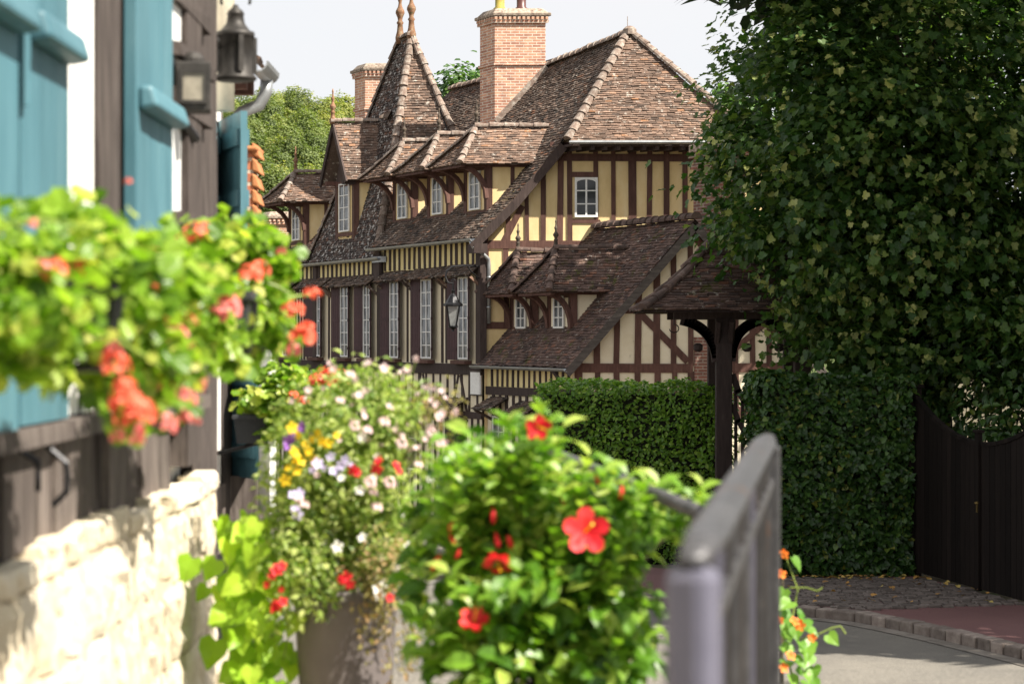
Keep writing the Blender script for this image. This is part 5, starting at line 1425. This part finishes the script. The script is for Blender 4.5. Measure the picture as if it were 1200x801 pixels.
m = MB(); m.tube([sa, (sa + sb2) / 2, sb2], .017, 10); m.build('top_rail', M['rail_metal'], r2, smooth=True)
for p in (sa, sb2, (sa + sb2) / 2):
    m = MB(); m.tube([V(p.x, p.y, prof(p.y)), p + V(0, 0, -.01)], .014, 8); m.build('post', M['rail_metal'], r2)

# ------------------------------------------------------------------ flowers and pots
L_ger = leaf_mat('geranium_leaf', [(0, (.07, .15, .012)), (.4, (.16, .28, .022)), (.8, (.30, .42, .05)), (1, (.46, .46, .10))], .45, .38)
L_hib = leaf_mat('hibiscus_leaf', [(0, (.032, .095, .010)), (.45, (.105, .23, .018)), (.86, (.20, .33, .035)), (1, (.36, .44, .09))], .40, .36, .42)
L_mix = leaf_mat('bedding_leaf', [(0, (.10, .17, .03)), (.5, (.25, .33, .07)), (1, (.46, .50, .18))], .42, .45)
L_potato = leaf_mat('lime_green_leaf', [(0, (.19, .34, .02)), (.6, (.30, .48, .03)), (1, (.42, .56, .06))], .45, .35)
L_bean = leaf_mat('bean_leaf', [(0, (.08, .20, .02)), (1, (.20, .36, .05))], .42, .4)
L_dry = leaf_mat('dry_trailing_leaf', [(0, (.16, .16, .05)), (.5, (.28, .24, .09)), (1, (.36, .22, .12))], .35, .5)
def petal_mat(name, stops, trans=.35): return leaf_mat(name, stops, trans, .55, .3, (1.25, 1.1, 1.1))
F_coral = petal_mat('coral_petal', [(0, (.64, .09, .045)), (.6, (.78, .17, .09)), (1, (.84, .30, .19))])
F_pinkred = petal_mat('pink_red_petal', [(0, (.66, .14, .13)), (.6, (.78, .26, .23)), (1, (.84, .44, .40))])
F_red = petal_mat('red_petal', [(0, (.48, .010, .018)), (.6, (.66, .022, .030)), (1, (.76, .06, .06))], .3)
F_pink = petal_mat('pale_pink_petal', [(0, (.72, .48, .50)), (.6, (.82, .66, .66)), (1, (.86, .80, .79))])
F_white = petal_mat('white_petal', [(0, (.78, .76, .72)), (1, (.86, .85, .82))])
F_yellow = petal_mat('yellow_petal', [(0, (.72, .46, .015)), (1, (.82, .62, .03))])
F_purple = petal_mat('violet_petal', [(0, (.17, .05, .32)), (1, (.32, .14, .48))])
F_lilac = petal_mat('lilac_petal', [(0, (.42, .36, .66)), (1, (.62, .56, .80))])
F_orange = petal_mat('orange_petal', [(0, (.76, .16, .02)), (1, (.85, .28, .05))])
M['stem'] = surf('green_stem', [(.3, (.13, .20, .03)), (.7, (.26, .32, .07))], 8, .5, 0, var=.2)
M['woody'] = surf('woody_stem', [(.3, (.05, .04, .025)), (.7, (.12, .10, .06))], 12, .9, .3, .004, var=.2)
M['soil'] = surf('potting_soil', [(.3, (.02, .015, .01)), (.7, (.05, .04, .03))], 20, .95, .5, .01, var=0)
M['pot'] = surf('taupe_planter', [(.3, (.115, .098, .095)), (.7, (.155, .135, .13))], 6, .6, .15, .003, var=0)
M['box_dark'] = surf('charcoal_plastic', [(.3, (.028, .030, .033)), (.7, (.05, .052, .056))], 9, .5, .1, .002, var=0)

def px_blob(px, py, Y, rx, ry, rd=None):
    q = Y / F; return (P(px, py, Y), (rx * q, (rd if rd is not None else rx * q * .85), ry * q))
def fol(parent, blobs, T, n_per, size, mat, up=.6, out=.6, jit=.7, droop=-.2, name='foliage', cl=26, spread=.2, shell=.6):
    m = MB(); tot = 0
    for (c, rad), n in zip(blobs, n_per if isinstance(n_per, (list, tuple)) else [n_per] * len(blobs)):
        p, o_ = blob_pts(c, rad, n, cl, spread, shell)
        leaf_block(m, T, p, o_ * out + np.array((.12, -.15, up)) + rdir(n) * jit, o_ * .8 + rdir(n) * .7 + np.array((0, 0, droop)), size * rng.uniform(.55, 1.2, n))
    return m.build(name, mat, parent)
def stems(parent, lines, r=.003, mat='stem', name='stem'):
    m = MB()
    for a, b_, sag in lines:
        a, b_ = Vector(a), Vector(b_)
        m.tube([a * (1 - k) + b_ * k + V(0, 0, sag * 4 * k * (1 - k)) for k in np.linspace(0, 1, 6)], [r * (1.2 - .5 * k / 5) for k in range(6)], 5)
    return m.build(name, M[mat], parent)
TP = T_petal()
def umbel_mesh(n_flor, rad, fl, mat, name='flower_head'):
    """round head of five petalled florets, around the origin"""
    m = MB(); d = rdir(n_flor); d[:, 2] = np.abs(d[:, 2]) * .9 + .0; d = d / np.linalg.norm(d, axis=1, keepdims=True)
    for q in d:
        c = q * rad * random.uniform(.8, 1.05); u = Vector(q).orthogonal().normalized(); v_ = Vector(q).cross(u); a0 = random.random() * 6
        tips = np.array([u * math.cos(a0 + k * 1.257) + v_ * math.sin(a0 + k * 1.257) for k in range(5)])
        leaf_block(m, TP, np.tile(c, (5, 1)), np.tile(q, (5, 1)) + tips * -.25, tips + q * .25, fl * rng.uniform(.85, 1.1, 5))
    o = m.build(name, mat); return o
def flower_mesh(rad, mat, npet=5, cup=.3, name='flower', center=None):
    m = MB(); q = np.array((0, -1.0, 0)); tips = np.array([(math.cos(k * 2 * math.pi / npet + .3), 0, math.sin(k * 2 * math.pi / npet + .3)) for k in range(npet)])
    leaf_block(m, TP, tips * rad * .06, np.tile(q, (npet, 1)) - tips * cup, tips + q * cup * .8, rad * rng.uniform(.92, 1.05, npet))
    return m.build(name, mat)
def put(proto, parent, p, rot=None, sc=1.0, used={}):
    if proto.name not in used: o = proto; used[proto.name] = 1
    else: o = proto.copy(); COL.objects.link(o)
    o.parent = parent; o.location = Vector(p) - world_off(parent); o.rotation_euler = rot or (random.uniform(-.4, .4), random.uniform(-.4, .4), random.uniform(0, 6)); o.scale = (sc, sc, sc)
    return o

TR, TO_, TH = T_round(), T_oval(.14, .55, .15), T_heart(.95, .12)
# --- window boxes with geraniums on the near house
def window_box(name, label, c, L_, par_lab, group=None):
    t_ = thing(name, c, label, 'planter', group)
    c = Vector(c); w_, h = .075, .13
    m = MB()
    o4 = [(-w_, -L_ / 2), (w_, -L_ / 2), (w_, L_ / 2), (-w_, L_ / 2)]
    m.hexa([c + V(x * .85, y * .97, -h) for x, y in o4] + [c + V(x, y, 0) for x, y in o4]); m.box(c.x - w_ - .008, c.x + w_ + .008, c.y - L_ / 2 - .008, c.y + L_ / 2 + .008, c.z - .018, c.z + .004)
    b_ = m.build('box', M['box_dark'], t_, bevel=.004)
    m = MB(); m.face([c + V(x * .92, y * .98, .006) for x, y in o4]); m.build('soil', M['soil'], t_)
    return t_
c1 = P(105, 335, 3.72)
window_box('window_box', 'charcoal window box under the nearest red geraniums', c1, .34, None, 'geranium window boxes')
for dy in (-.2, .2):
    pass
wb = bpy.data.objects['window_box']
for dy in (-.18, .18):
    m = MB(); m.tube([(XF + .02, c1.y + dy, c1.z - .30), (XF + .04, c1.y + dy, c1.z - .145), c1 + V(.07, dy, -.14), c1 + V(.085, dy, -.02)], .007, 6); m.build('bracket', M['iron'], wb)
g1 = thing('geranium', c1 + V(0, 0, .0), 'nearest trailing geranium with coral red flower heads against the blue shutters', 'flowering plant', 'geraniums in window boxes')
bl1 = [px_blob(15, 325, 3.35, 95, 78, .15), px_blob(115, 345, 3.7, 100, 92, .17), px_blob(30, 400, 3.5, 75, 42, .12), px_blob(190, 360, 4.0, 68, 72, .15), px_blob(150, 440, 3.8, 66, 58, .13), px_blob(185, 430, 4.0, 60, 55, .12), px_blob(85, 255, 3.7, 55, 32, .1)]
fol(g1, bl1, TR, [430, 560, 260, 420, 300, 240, 70], .042, L_ger, cl=44, spread=.16, jit=.9, shell=.45)
ends = [(100, 250), (30, 235), (170, 480), (60, 470), (210, 300), (140, 500), (75, 320), (205, 440), (5, 250)]
stems(g1, [(c1 + V(random.uniform(-.05, .05), random.uniform(-.2, .2), 0), P(x, y, 3.75), random.uniform(.0, .05)) for x, y in ends] + [(P(0, 262, 3.4), P(110, 268, 3.7), .01), (P(90, 350, 3.5), P(170, 420, 3.7), .015), (P(120, 390, 3.5), P(235, 470, 4.0), .01)], .0042)
um_c, um_p = umbel_mesh(14, .034, .0155, F_coral), umbel_mesh(12, .034, .015, F_pinkred)
for k, (x, y, Y, w_, s_) in enumerate([(64, 320, 3.5, 0, .85), (92, 322, 3.55, 0, .8), (133, 432, 3.6, 0, .9), (128, 415, 3.6, 1, .7), (150, 472, 3.65, 0, 1.0), (168, 486, 3.7, 0, .95), (148, 492, 3.66, 0, .8), (213, 430, 4.0, 1, .9), (222, 448, 4.05, 1, .9), (205, 350, 4.0, 1, .85), (172, 505, 3.8, 1, .7), (195, 498, 3.9, 1, .7), (138, 513, 3.7, 1, .5), (218, 470, 4.0, 1, .7), (150, 214, 4.0, 0, .25), (228, 495, 4.1, 1, .4), (180, 340, 3.9, 0, .4), (205, 395, 4.0, 1, .8), (232, 410, 4.1, 1, .75), (190, 380, 3.95, 1, .6), (240, 455, 4.1, 1, .6), (200, 460, 3.95, 1, .8), (185, 452, 3.9, 0, .6), (212, 490, 4.0, 1, .6), (160, 518, 3.75, 1, .45), (180, 300, 4.0, 1, .5), (48, 318, 3.45, 1, .6), (108, 330, 3.6, 1, .55), (222, 375, 4.05, 0, .6), (145, 455, 3.65, 0, .7), (40, 265, 3.4, 1, .35)]):
    put(um_c if w_ == 0 else um_p, g1, P(x, y, Y - .13), sc=s_ * .82)
c2 = P(268, 345, 5.25)
wb2 = window_box('window_box', 'charcoal window box under the farther geraniums, past the white casing', c2, .36, None, 'geranium window boxes')
for dy in (-.15, .15):
    m = MB(); m.tube([(XF + .02, c2.y + dy, c2.z - .30), (XF + .04, c2.y + dy, c2.z - .145), c2 + V(.07, dy, -.14), c2 + V(.085, dy, -.02)], .007, 6); m.build('bracket', M['iron'], wb2)
g2 = thing('geranium', c2 + V(0, 0, .0), 'second geranium, sharper, bright green with red heads reaching towards the big house', 'flowering plant', 'geraniums in window boxes')
bl2 = [px_blob(238, 340, 5.0, 60, 75, .16), px_blob(290, 340, 5.35, 55, 80, .17), px_blob(272, 288, 5.3, 50, 38, .15), px_blob(262, 395, 5.2, 62, 40, .14), px_blob(320, 360, 5.5, 32, 60, .12)]
fol(g2, bl2, TR, [420, 480, 250, 280, 190], .042, L_ger, cl=40, spread=.16, jit=.9, shell=.5)
stems(g2, [(c2, P(x, y, 5.3), .03) for x, y in [(250, 280), (300, 280), (340, 345), (320, 420), (230, 400), (350, 390)]] + [(P(290, 350, 5.2), P(345, 405, 5.3), .01), (P(310, 362, 5.3), P(365, 346, 5.4), .01)], .0045)
for x, y, Y, w_, s_ in [(292, 325, 5.2, 0, .7), (305, 318, 5.25, 0, .6), (262, 362, 5.0, 1, .9), (250, 372, 5.0, 1, .7), (232, 338, 4.85, 0, .85), (220, 345, 4.8, 1, .7), (228, 276, 5.0, 0, .7), (215, 284, 5.0, 0, .5), (366, 346, 5.4, 0, .5), (352, 398, 5.35, 0, .8), (360, 388, 5.35, 0, .55), (343, 365, 5.3, 0, .6), (345, 410, 5.35, 1, .5), (240, 268, 5.1, 1, .35), (330, 298, 5.3, 1, .35)]:
    put(um_c if w_ == 0 else um_p, g2, P(x, y, Y - .12), sc=s_ * 1.25)

# --- planter under the neighbour's window
c3 = P(296, 486, 10.0)
wb3 = window_box('window_box', 'charcoal window box below the neighbouring window, end towards the viewer', c3 + V(0, .25, 0), .7, None, 'geranium window boxes')
m = MB(); m.tube([(X2, c3.y + .1, c3.z - .2), c3 + V(0, .1, -.14), c3 + V(.06, .1, -.14)], .01, 6); m.build('bracket', M['iron'], wb3)
g3 = thing('geranium', c3, 'far geranium in the neighbouring window box, fresh green with a few coral heads', 'flowering plant', 'geraniums in window boxes')
fol(g3, [px_blob(330, 470, 10.0, 36, 40, .2), px_blob(352, 455, 9.9, 34, 24, .15), px_blob(312, 478, 10.1, 24, 18, .2)], TR, [520, 300, 200], .055, L_ger)
stems(g3, [(c3, P(x, y, 9.95), .03) for x, y in ((330, 440), (360, 450), (350, 480), (375, 445))], .005)
for x, y, s_ in [(382, 444, 1.3), (395, 446, 1.2), (388, 452, 1.0), (405, 450, .8), (343, 464, .6), (356, 470, .6), (372, 447, .9)]:
    put(um_c, g3, P(x, y, 9.7), sc=s_ * 1.25)

# --- tall round planter with mixed bedding
pc = P(405, 690, 6.45); zg = prof(6)
pot = thing('tall_planter', (pc.x, pc.y, zg), 'tall tapered taupe planter holding the mixed pink and white bedding flowers', 'planter')
hp_ = pc.z - zg
m = MB(); m.lathe([(.115, 0), (.12, .01), (.155, hp_ - .05), (.158, hp_ - .03), (.168, hp_ - .028), (.168, hp_ + .01), (.155, hp_ + .01), (.15, hp_ - .05)], (pc.x, pc.y, zg), 36); m.build('pot', M['pot'], pot, smooth=True)
m = MB(); m.lathe([(.148, 0), (.148, .01)], (pc.x, pc.y, zg + hp_ - .04), 24); m.build('soil', M['soil'], pot)
root = V(pc.x, pc.y, pc.z)
def plant(name, label, cat='flowering plant'): return thing(name, root, label, cat, None)
D_ = 6.4
b1 = plant('bedding_foliage', 'bushy small leaved bedding greenery filling the tall planter', 'plant')
fol(b1, [px_blob(415, 590, D_, 85, 90, .2), px_blob(420, 510, D_, 88, 75, .2), px_blob(360, 560, D_, 50, 80, .16), px_blob(465, 640, D_, 50, 70, .15), px_blob(350, 640, D_ - .12, 62, 55, .15), px_blob(440, 470, D_ + .1, 60, 40, .15)], TO_, [1900, 2000, 1000, 800, 900, 1000], .029, L_mix, cl=60, spread=.17, shell=.45, jit=.9)
stems(b1, [(root + V(random.uniform(-.08, .08), random.uniform(-.08, .08), 0), P(random.uniform(330, 500), random.uniform(440, 640), D_ + random.uniform(-.2, .2)), .02) for _ in range(46)], .0022)
tr_ = plant('trailing_plant', 'thin dry straw coloured trailing stems hanging over the right side of the tall planter', 'plant')
fol(tr_, [px_blob(462, 720, D_ - .2, 34, 75, .08), px_blob(440, 660, D_ - .2, 45, 40, .08), px_blob(505, 470, D_ + .1, 38, 40, .1)], TO_, [420, 240, 200], .022, L_dry, droop=-.6)
stems(tr_, [(root + V(.05, -.1, .04), P(random.uniform(430, 490), random.uniform(680, 800), D_ - .2), .06) for _ in range(26)] + [(P(470, 560, D_), P(random.uniform(480, 535), random.uniform(440, 500), D_), .0) for _ in range(16)], .0016, 'woody')

fl_pink, fl_white, fl_yel, fl_lil, fl_pur, fl_red = (flower_mesh(.017, F_pink), flower_mesh(.013, F_white), flower_mesh(.015, F_yellow), flower_mesh(.016, F_lilac), flower_mesh(.017, F_purple), flower_mesh(.02, F_red))
um_k = umbel_mesh(12, .019, .0105, F_pink)
def face_rot(): return (random.uniform(-.7, .35), random.uniform(-.3, .3), random.uniform(-.8, .8))
ga = plant('pink_gaura', 'airy pale pink and white flowers on thin stems topping the tall planter')
pts = []
while len(pts) < 86:
    x, y = random.gauss(435, 48), random.gauss(490, 36)
    if 335 < x < 530 and 425 < y < 575: pts.append((x, y))
pts += [(385, 424), (433, 424), (488, 420), (478, 432), (508, 455), (522, 466), (535, 482), (461, 440), (500, 490), (486, 448), (518, 484), (470, 436)]
pl = [P(x, y, D_ + random.uniform(-.22, .12)) for x, y in pts]
for p in pl: put(fl_pink, ga, p, face_rot(), random.uniform(.38, .85))
stems(ga, [(root + V(random.uniform(-.0008, .0008), 0, .05), p + V(0, .012, -.004), .02) for p in pl[::2] + pl[-12:]], .0013)
fol(ga, [px_blob(430, 520, D_, 70, 50, .15)], TO_, 260, .022, L_mix)
ph = plant('pink_phlox', 'clustered pink and white flower heads low on the front of the tall planter')
for x, y, s_ in [(433, 566, 1.1), (456, 566, 1.1), (441, 595, 1.0), (437, 578, .8), (349, 584, .9), (356, 592, .9), (410, 440, .9), (450, 495, 1.), (430, 505, .9), (415, 500, .9), (470, 520, 1), (398, 470, .8), (515, 520, .9), (505, 508, .9), (490, 545, .8)]:
    put(um_k, ph, P(x, y, D_ - .25), (R(50) + random.uniform(-.3, .3), 0, 0), s_ * .8)
stems(ph, [(root, P(x, y, D_ - .2), .02) for x, y in ((433, 566), (456, 566), (441, 595), (352, 588))], .002)
wt_ = plant('white_bacopa', 'tiny white flowers scattered over the lower greenery of the tall planter')
for x, y in [(422, 575), (425, 630), (442, 690), (450, 683), (445, 697), (482, 652), (425, 512), (400, 560), (470, 600), (478, 640), (436, 560), (395, 640), (465, 665), (505, 560)]: put(fl_white, wt_, P(x, y, D_ - .24), face_rot(), random.uniform(.9, 1.4))
fol(wt_, [px_blob(450, 660, D_ - .1, 40, 40, .1)], TO_, 160, .02, L_mix)
ye = plant('yellow_bidens', 'small bright yellow daisies on the left flank of the tall planter')
for x, y in [(342, 501), (350, 510), (358, 520), (366, 515), (378, 517), (373, 508), (345, 530), (338, 548), (352, 540), (394, 510), (345, 540), (361, 528), (384, 520), (335, 562), (370, 540), (348, 552)]: put(fl_yel, ye, P(x, y, D_ - .2), face_rot(), random.uniform(.7, 1.25))
fol(ye, [px_blob(358, 525, D_ - .05, 30, 35, .1)], TO_, 160, .022, L_mix)
pu = plant('purple_petunia', 'few violet flowers at the left top of the tall planter')
for x, y, s_ in [(353, 500, 1.0), (340, 516, 1.3), (338, 523, 1.1), (346, 508, .7)]: put(fl_pur, pu, P(x, y, D_ - .15), face_rot(), s_)
fol(pu, [px_blob(348, 515, D_, 18, 20, .06)], TO_, 60, .03, L_mix)
li_ = plant('lilac_lobelia', 'pale lilac flowers in the middle of the tall planter')
for x, y, s_ in [(372, 543, 1.1), (388, 535, .9), (401, 545, 1.1), (391, 552, .9), (405, 538, .8), (351, 578, 1.0), (344, 580, 1), (348, 602, 1.1), (346, 596, .9), (381, 548, .7), (412, 546, .8), (366, 550, .7)]: put(fl_lil, li_, P(x, y, D_ - .22), face_rot(), s_)
fol(li_, [px_blob(385, 550, D_ - .05, 35, 25, .1)], TO_, 120, .022, L_mix)
rd_ = plant('red_verbena', 'scarlet flower clusters low on the left front of the tall planter')
for x, y, s_ in [(415, 550, 1.0), (442, 548, 1.0), (444, 540, .7), (464, 545, .7), (467, 552, .6), (418, 553, .7), (324, 668, 1.0), (330, 663, .8), (318, 675, .7), (325, 708, 1.0), (331, 705, .8), (405, 676, 1.0), (410, 683, .8), (400, 678, .7), (312, 684, .6), (457, 700, .7), (320, 712, .7), (330, 690, .5)]: put(fl_red, rd_, P(x, y, D_ - .3), face_rot(), s_)
fol(rd_, [px_blob(345, 690, D_ - .15, 45, 45, .1), px_blob(430, 560, D_ - .1, 40, 20, .08)], TO_, [260, 100], .028, L_mix)
sp2 = plant('sweet_potato_vine', 'lime green heart shaped leaves cascading down the left side of the tall planter', 'plant')
m = MB(); n = 95
px_ = rng.normal(292, 24, n); py_ = rng.uniform(600, 800, n); px_ += (py_ - 600) * .06 - 8 + np.where(py_ < 650, 12, 0)
pos = np.array([P(x, y, D_ + random.uniform(-.18, .12)) for x, y in zip(px_, py_)])
leaf_block(m, TH, pos, np.array((.25, -.75, .45)) + rdir(n) * .45, np.array((-.25, -.2, -.8)) + rdir(n) * .5, .088 * rng.uniform(.6, 1.15, n))
m.build('foliage', L_potato, sp2)
stems(sp2, [(root + V(-.08, -.05, .03), P(x, y, D_), .07) for x, y in ((290, 640), (270, 700), (300, 740), (285, 790), (330, 780), (262, 622))], .003)

# --- hibiscus
hc = P(640, 800, 5.15); hib_root = V(hc.x, 5.2, hc.z - .05)
hpot = thing('round_pot', (hc.x, 5.2, prof(5)), 'wide dark pot carrying the glossy red hibiscus', 'planter')
m = MB(); h_ = hib_root.z - prof(5); m.lathe([(.15, 0), (.155, .01), (.21, h_ - .04), (.225, h_ - .035), (.225, h_), (.21, h_), (.2, h_ - .04)], (hc.x, 5.2, prof(5)), 32); m.build('pot', M['pot'], hpot, smooth=True)
m = MB(); m.lathe([(.195, 0), (.195, .01)], (hc.x, 5.2, hib_root.z - .035), 24); m.build('soil', M['soil'], hpot)
hib = thing('hibiscus', hib_root, 'bushy glossy leaved hibiscus with large scarlet blooms in front of the hedge', 'flowering plant')
HD = 5.1
blobs = [px_blob(600, 585, HD, 80, 72, .18), px_blob(552, 590, HD + .1, 50, 58, .15), px_blob(690, 605, HD, 75, 52, .17), px_blob(640, 690, HD - .1, 108, 85, .2), px_blob(568, 690, HD, 70, 95, .17), px_blob(712, 690, HD - .05, 48, 85, .15), px_blob(715, 770, HD - .1, 48, 70, .14), px_blob(600, 790, HD - .15, 135, 70, .2), px_blob(755, 592, HD + .1, 40, 24, .1), px_blob(600, 540, HD, 45, 26, .1), px_blob(525, 660, HD + .1, 36, 90, .12)]
fol(hib, blobs, T_oval(.12, .62, .2), [300, 190, 230, 380, 260, 190, 190, 400, 70, 80, 150], .070, L_hib, up=.75, out=.6, jit=.65, cl=26, spread=.2, shell=.55)
# upright leafy shoots at the skin of the bush
m = MB(); P_, N_, T__ = [], [], []
shoots = [(622, 462), (640, 470), (570, 505), (550, 520), (600, 495), (630, 510), (660, 540), (690, 530), (720, 560), (745, 575), (775, 585), (800, 585), (535, 545), (522, 565), (655, 640), (600, 640), (560, 620), (700, 640), (610, 730), (550, 760), (660, 760), (640, 600), (585, 560), (530, 610), (690, 700), (515, 640), (725, 690), (732, 740), (728, 650), (700, 770), (575, 690), (520, 720), (620, 560)]
for x, y in shoots:
    for r_ in range(3):
        b0 = np.array(P(x + random.uniform(-24, 24), y + random.uniform(34, 62) + (24 if y < 545 else 0), HD - .14 + random.uniform(-.1, .05))); k = 10; tilt = np.array((random.uniform(-.45, .45), random.uniform(-.4, .1), 1))
        for i in range(k):
            a = i * 2.4; o_ = np.array((math.cos(a), math.sin(a), 0)); u = i / (k - 1)
            P_.append(b0 + tilt * u * .11); T__.append(o_ * (1 - .6 * u) + tilt * (.35 + .8 * u)); N_.append(tilt * (1 - .4 * u) - o_ * .5)
leaf_block(m, T_oval(.12, .6, .15), np.array(P_), np.array(N_), np.array(T__), .056 * rng.uniform(.55, 1.2, len(P_)), np.clip(rng.normal(.78, .2, len(P_)), 0, 1))
m.build('foliage', L_hib, hib)
stems(hib, [(hib_root, P(x, y + 25, HD), random.uniform(-.02, .04)) for x, y in shoots], .005, 'woody')
hf = MB(); n = 5
q = np.array((0, -1.0, 0)); tips = np.array([(math.cos(k * 1.2566 + .3), 0, math.sin(k * 1.2566 + .3)) for k in range(5)])
leaf_block(hf, TP, tips * .004, np.tile(q, (5, 1)) - tips * .55, tips + q * .35, np.full(5, .058))
leaf_block(hf, TP, tips * .002 + q * -.004, np.tile(q, (5, 1)) - tips * .2, tips + q * .25, np.full(5, .050))
bloom = hf.build('bloom', F_red)
hb_ = MB(); hb_.tube([(0, 0, 0), (.004, -.03, .004), (.01, -.055, .012)], [.003, .0025, .004], 6); pist = hb_.build('pistil', F_yellow)
for k, (x, y, Y, ro, s_) in enumerate([(685, 623, 4.75, (R(-12), 0, R(8)), .95), (629, 498, 4.75, (R(25), 0, R(20)), .55), (584, 655, 4.85, (R(60), R(30), R(30)), .62), (556, 728, 4.8, (R(-50), R(10), R(-20)), .62)]):
    b_ = put(bloom, hib, P(x, y, Y), ro, s_)
    if k == 0: ps = pist
    else: ps = pist.copy(); COL.objects.link(ps)
    ps.parent = b_; ps.location = (0, 0, 0)
budm = MB(); budm.lathe([(.002, -.016), (.006, -.01), (.008, 0), (.006, .012), (.001, .024)], (0, 0, 0), 7); bud = budm.build('bud', F_red, smooth=True)
for x, y in [(578, 605), (583, 634), (598, 636), (530, 632), (510, 660), (576, 700), (536, 650), (728, 578), (660, 585), (528, 618), (700, 560)]: put(bud, hib, P(x, y, HD - .2), (random.uniform(-.5, .5), random.uniform(-.5, .5), 0), random.uniform(.6, 1.1))

# --- runner bean past the end of the handrail
bx_ = P(926, 800, 8.6)
bean = thing('runner_bean', (bx_.x, 8.6, prof(8.6)), 'climbing bean vine with orange flowers beside the far end of the handrail', 'climbing plant')
m = MB(); m.tube([(bx_.x - .03, 8.63, prof(8.6) - .1), (bx_.x - .03, 8.63, P(0, 670, 8.6).z)], .008, 7); m.build('stake', M['woody'], bean)
m = MB(); c = [P(930, 800, 8.6), P(918, 745, 8.58), P(929, 720, 8.6), P(935, 690, 8.6), P(922, 655, 8.6), P(914, 668, 8.6)]
m.tube([V(bx_.x, 8.6, prof(8.6))] + c[:5], [.006, .005, .004, .004, .003, .002], 6)
m.build('stem', M['stem'], bean)
m = MB(); m.tube([P(926, 688, 8.6), P(945, 688, 8.58), P(958, 692, 8.55), P(964, 688, 8.55)], .003, 6); m.build('tendril', M['stem'], bean)
m = MB(); m.tube([P(933, 750, 8.55), P(960, 742, 8.5), P(975, 735, 8.5), P(985, 733, 8.5), P(991, 742, 8.5)], .0028, 6)
m.build('tendril', M['stem'], bean)
m = MB(); pl = [(920, 710), (912, 695), (926, 722), (915, 735), (938, 742), (930, 757), (917, 760), (942, 756), (922, 775), (935, 790), (945, 785), (918, 795), (930, 805), (945, 802), (920, 658), (914, 745), (925, 740), (908, 720), (935, 730), (940, 770), (925, 788), (962, 748), (915, 780), (907, 760), (938, 762)]
pos = np.array([P(x + 8, y - 6, 8.55 + random.uniform(-.06, .08)) for x, y in pl]); n = len(pl)
leaf_block(m, TH, pos, np.array((.2, -.7, .6)) + rdir(n) * .45, np.array((.1, -.1, -.9)) + rdir(n) * .6, .07 * rng.uniform(.6, 1.1, n)); m.build('foliage', L_bean, bean)
fo = flower_mesh(.02, F_orange)
for x, y in [(920, 648), (915, 673), (938, 732), (952, 747), (926, 768), (918, 782), (931, 728), (914, 725)]: put(fo, bean, P(x, y, 8.45), face_rot(), random.uniform(.8, 1.25))

# fallen leaves at the foot of the ivy and on the setts
L_fall = leaf_mat('fallen_leaf', [(0, (.16, .08, .03)), (.4, (.30, .17, .06)), (.7, (.42, .22, .05)), (1, (.50, .40, .12))], .1, .6)
m = MB(); n = 130
u = rng.random(n); fx = np.where(u < .7, rng.uniform(3.3, 5.5, n), rng.uniform(3.4, 6.0, n)); fy = np.where(u < .7, 28.62 - rng.exponential(.16, n), rng.uniform(25.6, 28.5, n))
ok = fx < 5.95 - (fy - 26.97) * .21; fx, fy = fx[ok], fy[ok]; n = len(fx)
pos = np.stack([fx, fy, np.array([pave_z(y) + .045 for y in fy])], 1)
leaf_block(m, TH, pos, np.array((0, 0, 1)) + rdir(n) * .45, rdir(n), .075 * rng.uniform(.5, 1.2, n)); tag(m.build('fallen_leaves', L_fall), 'brown and yellow fallen leaves on the setts below the ivy', kind='stuff')
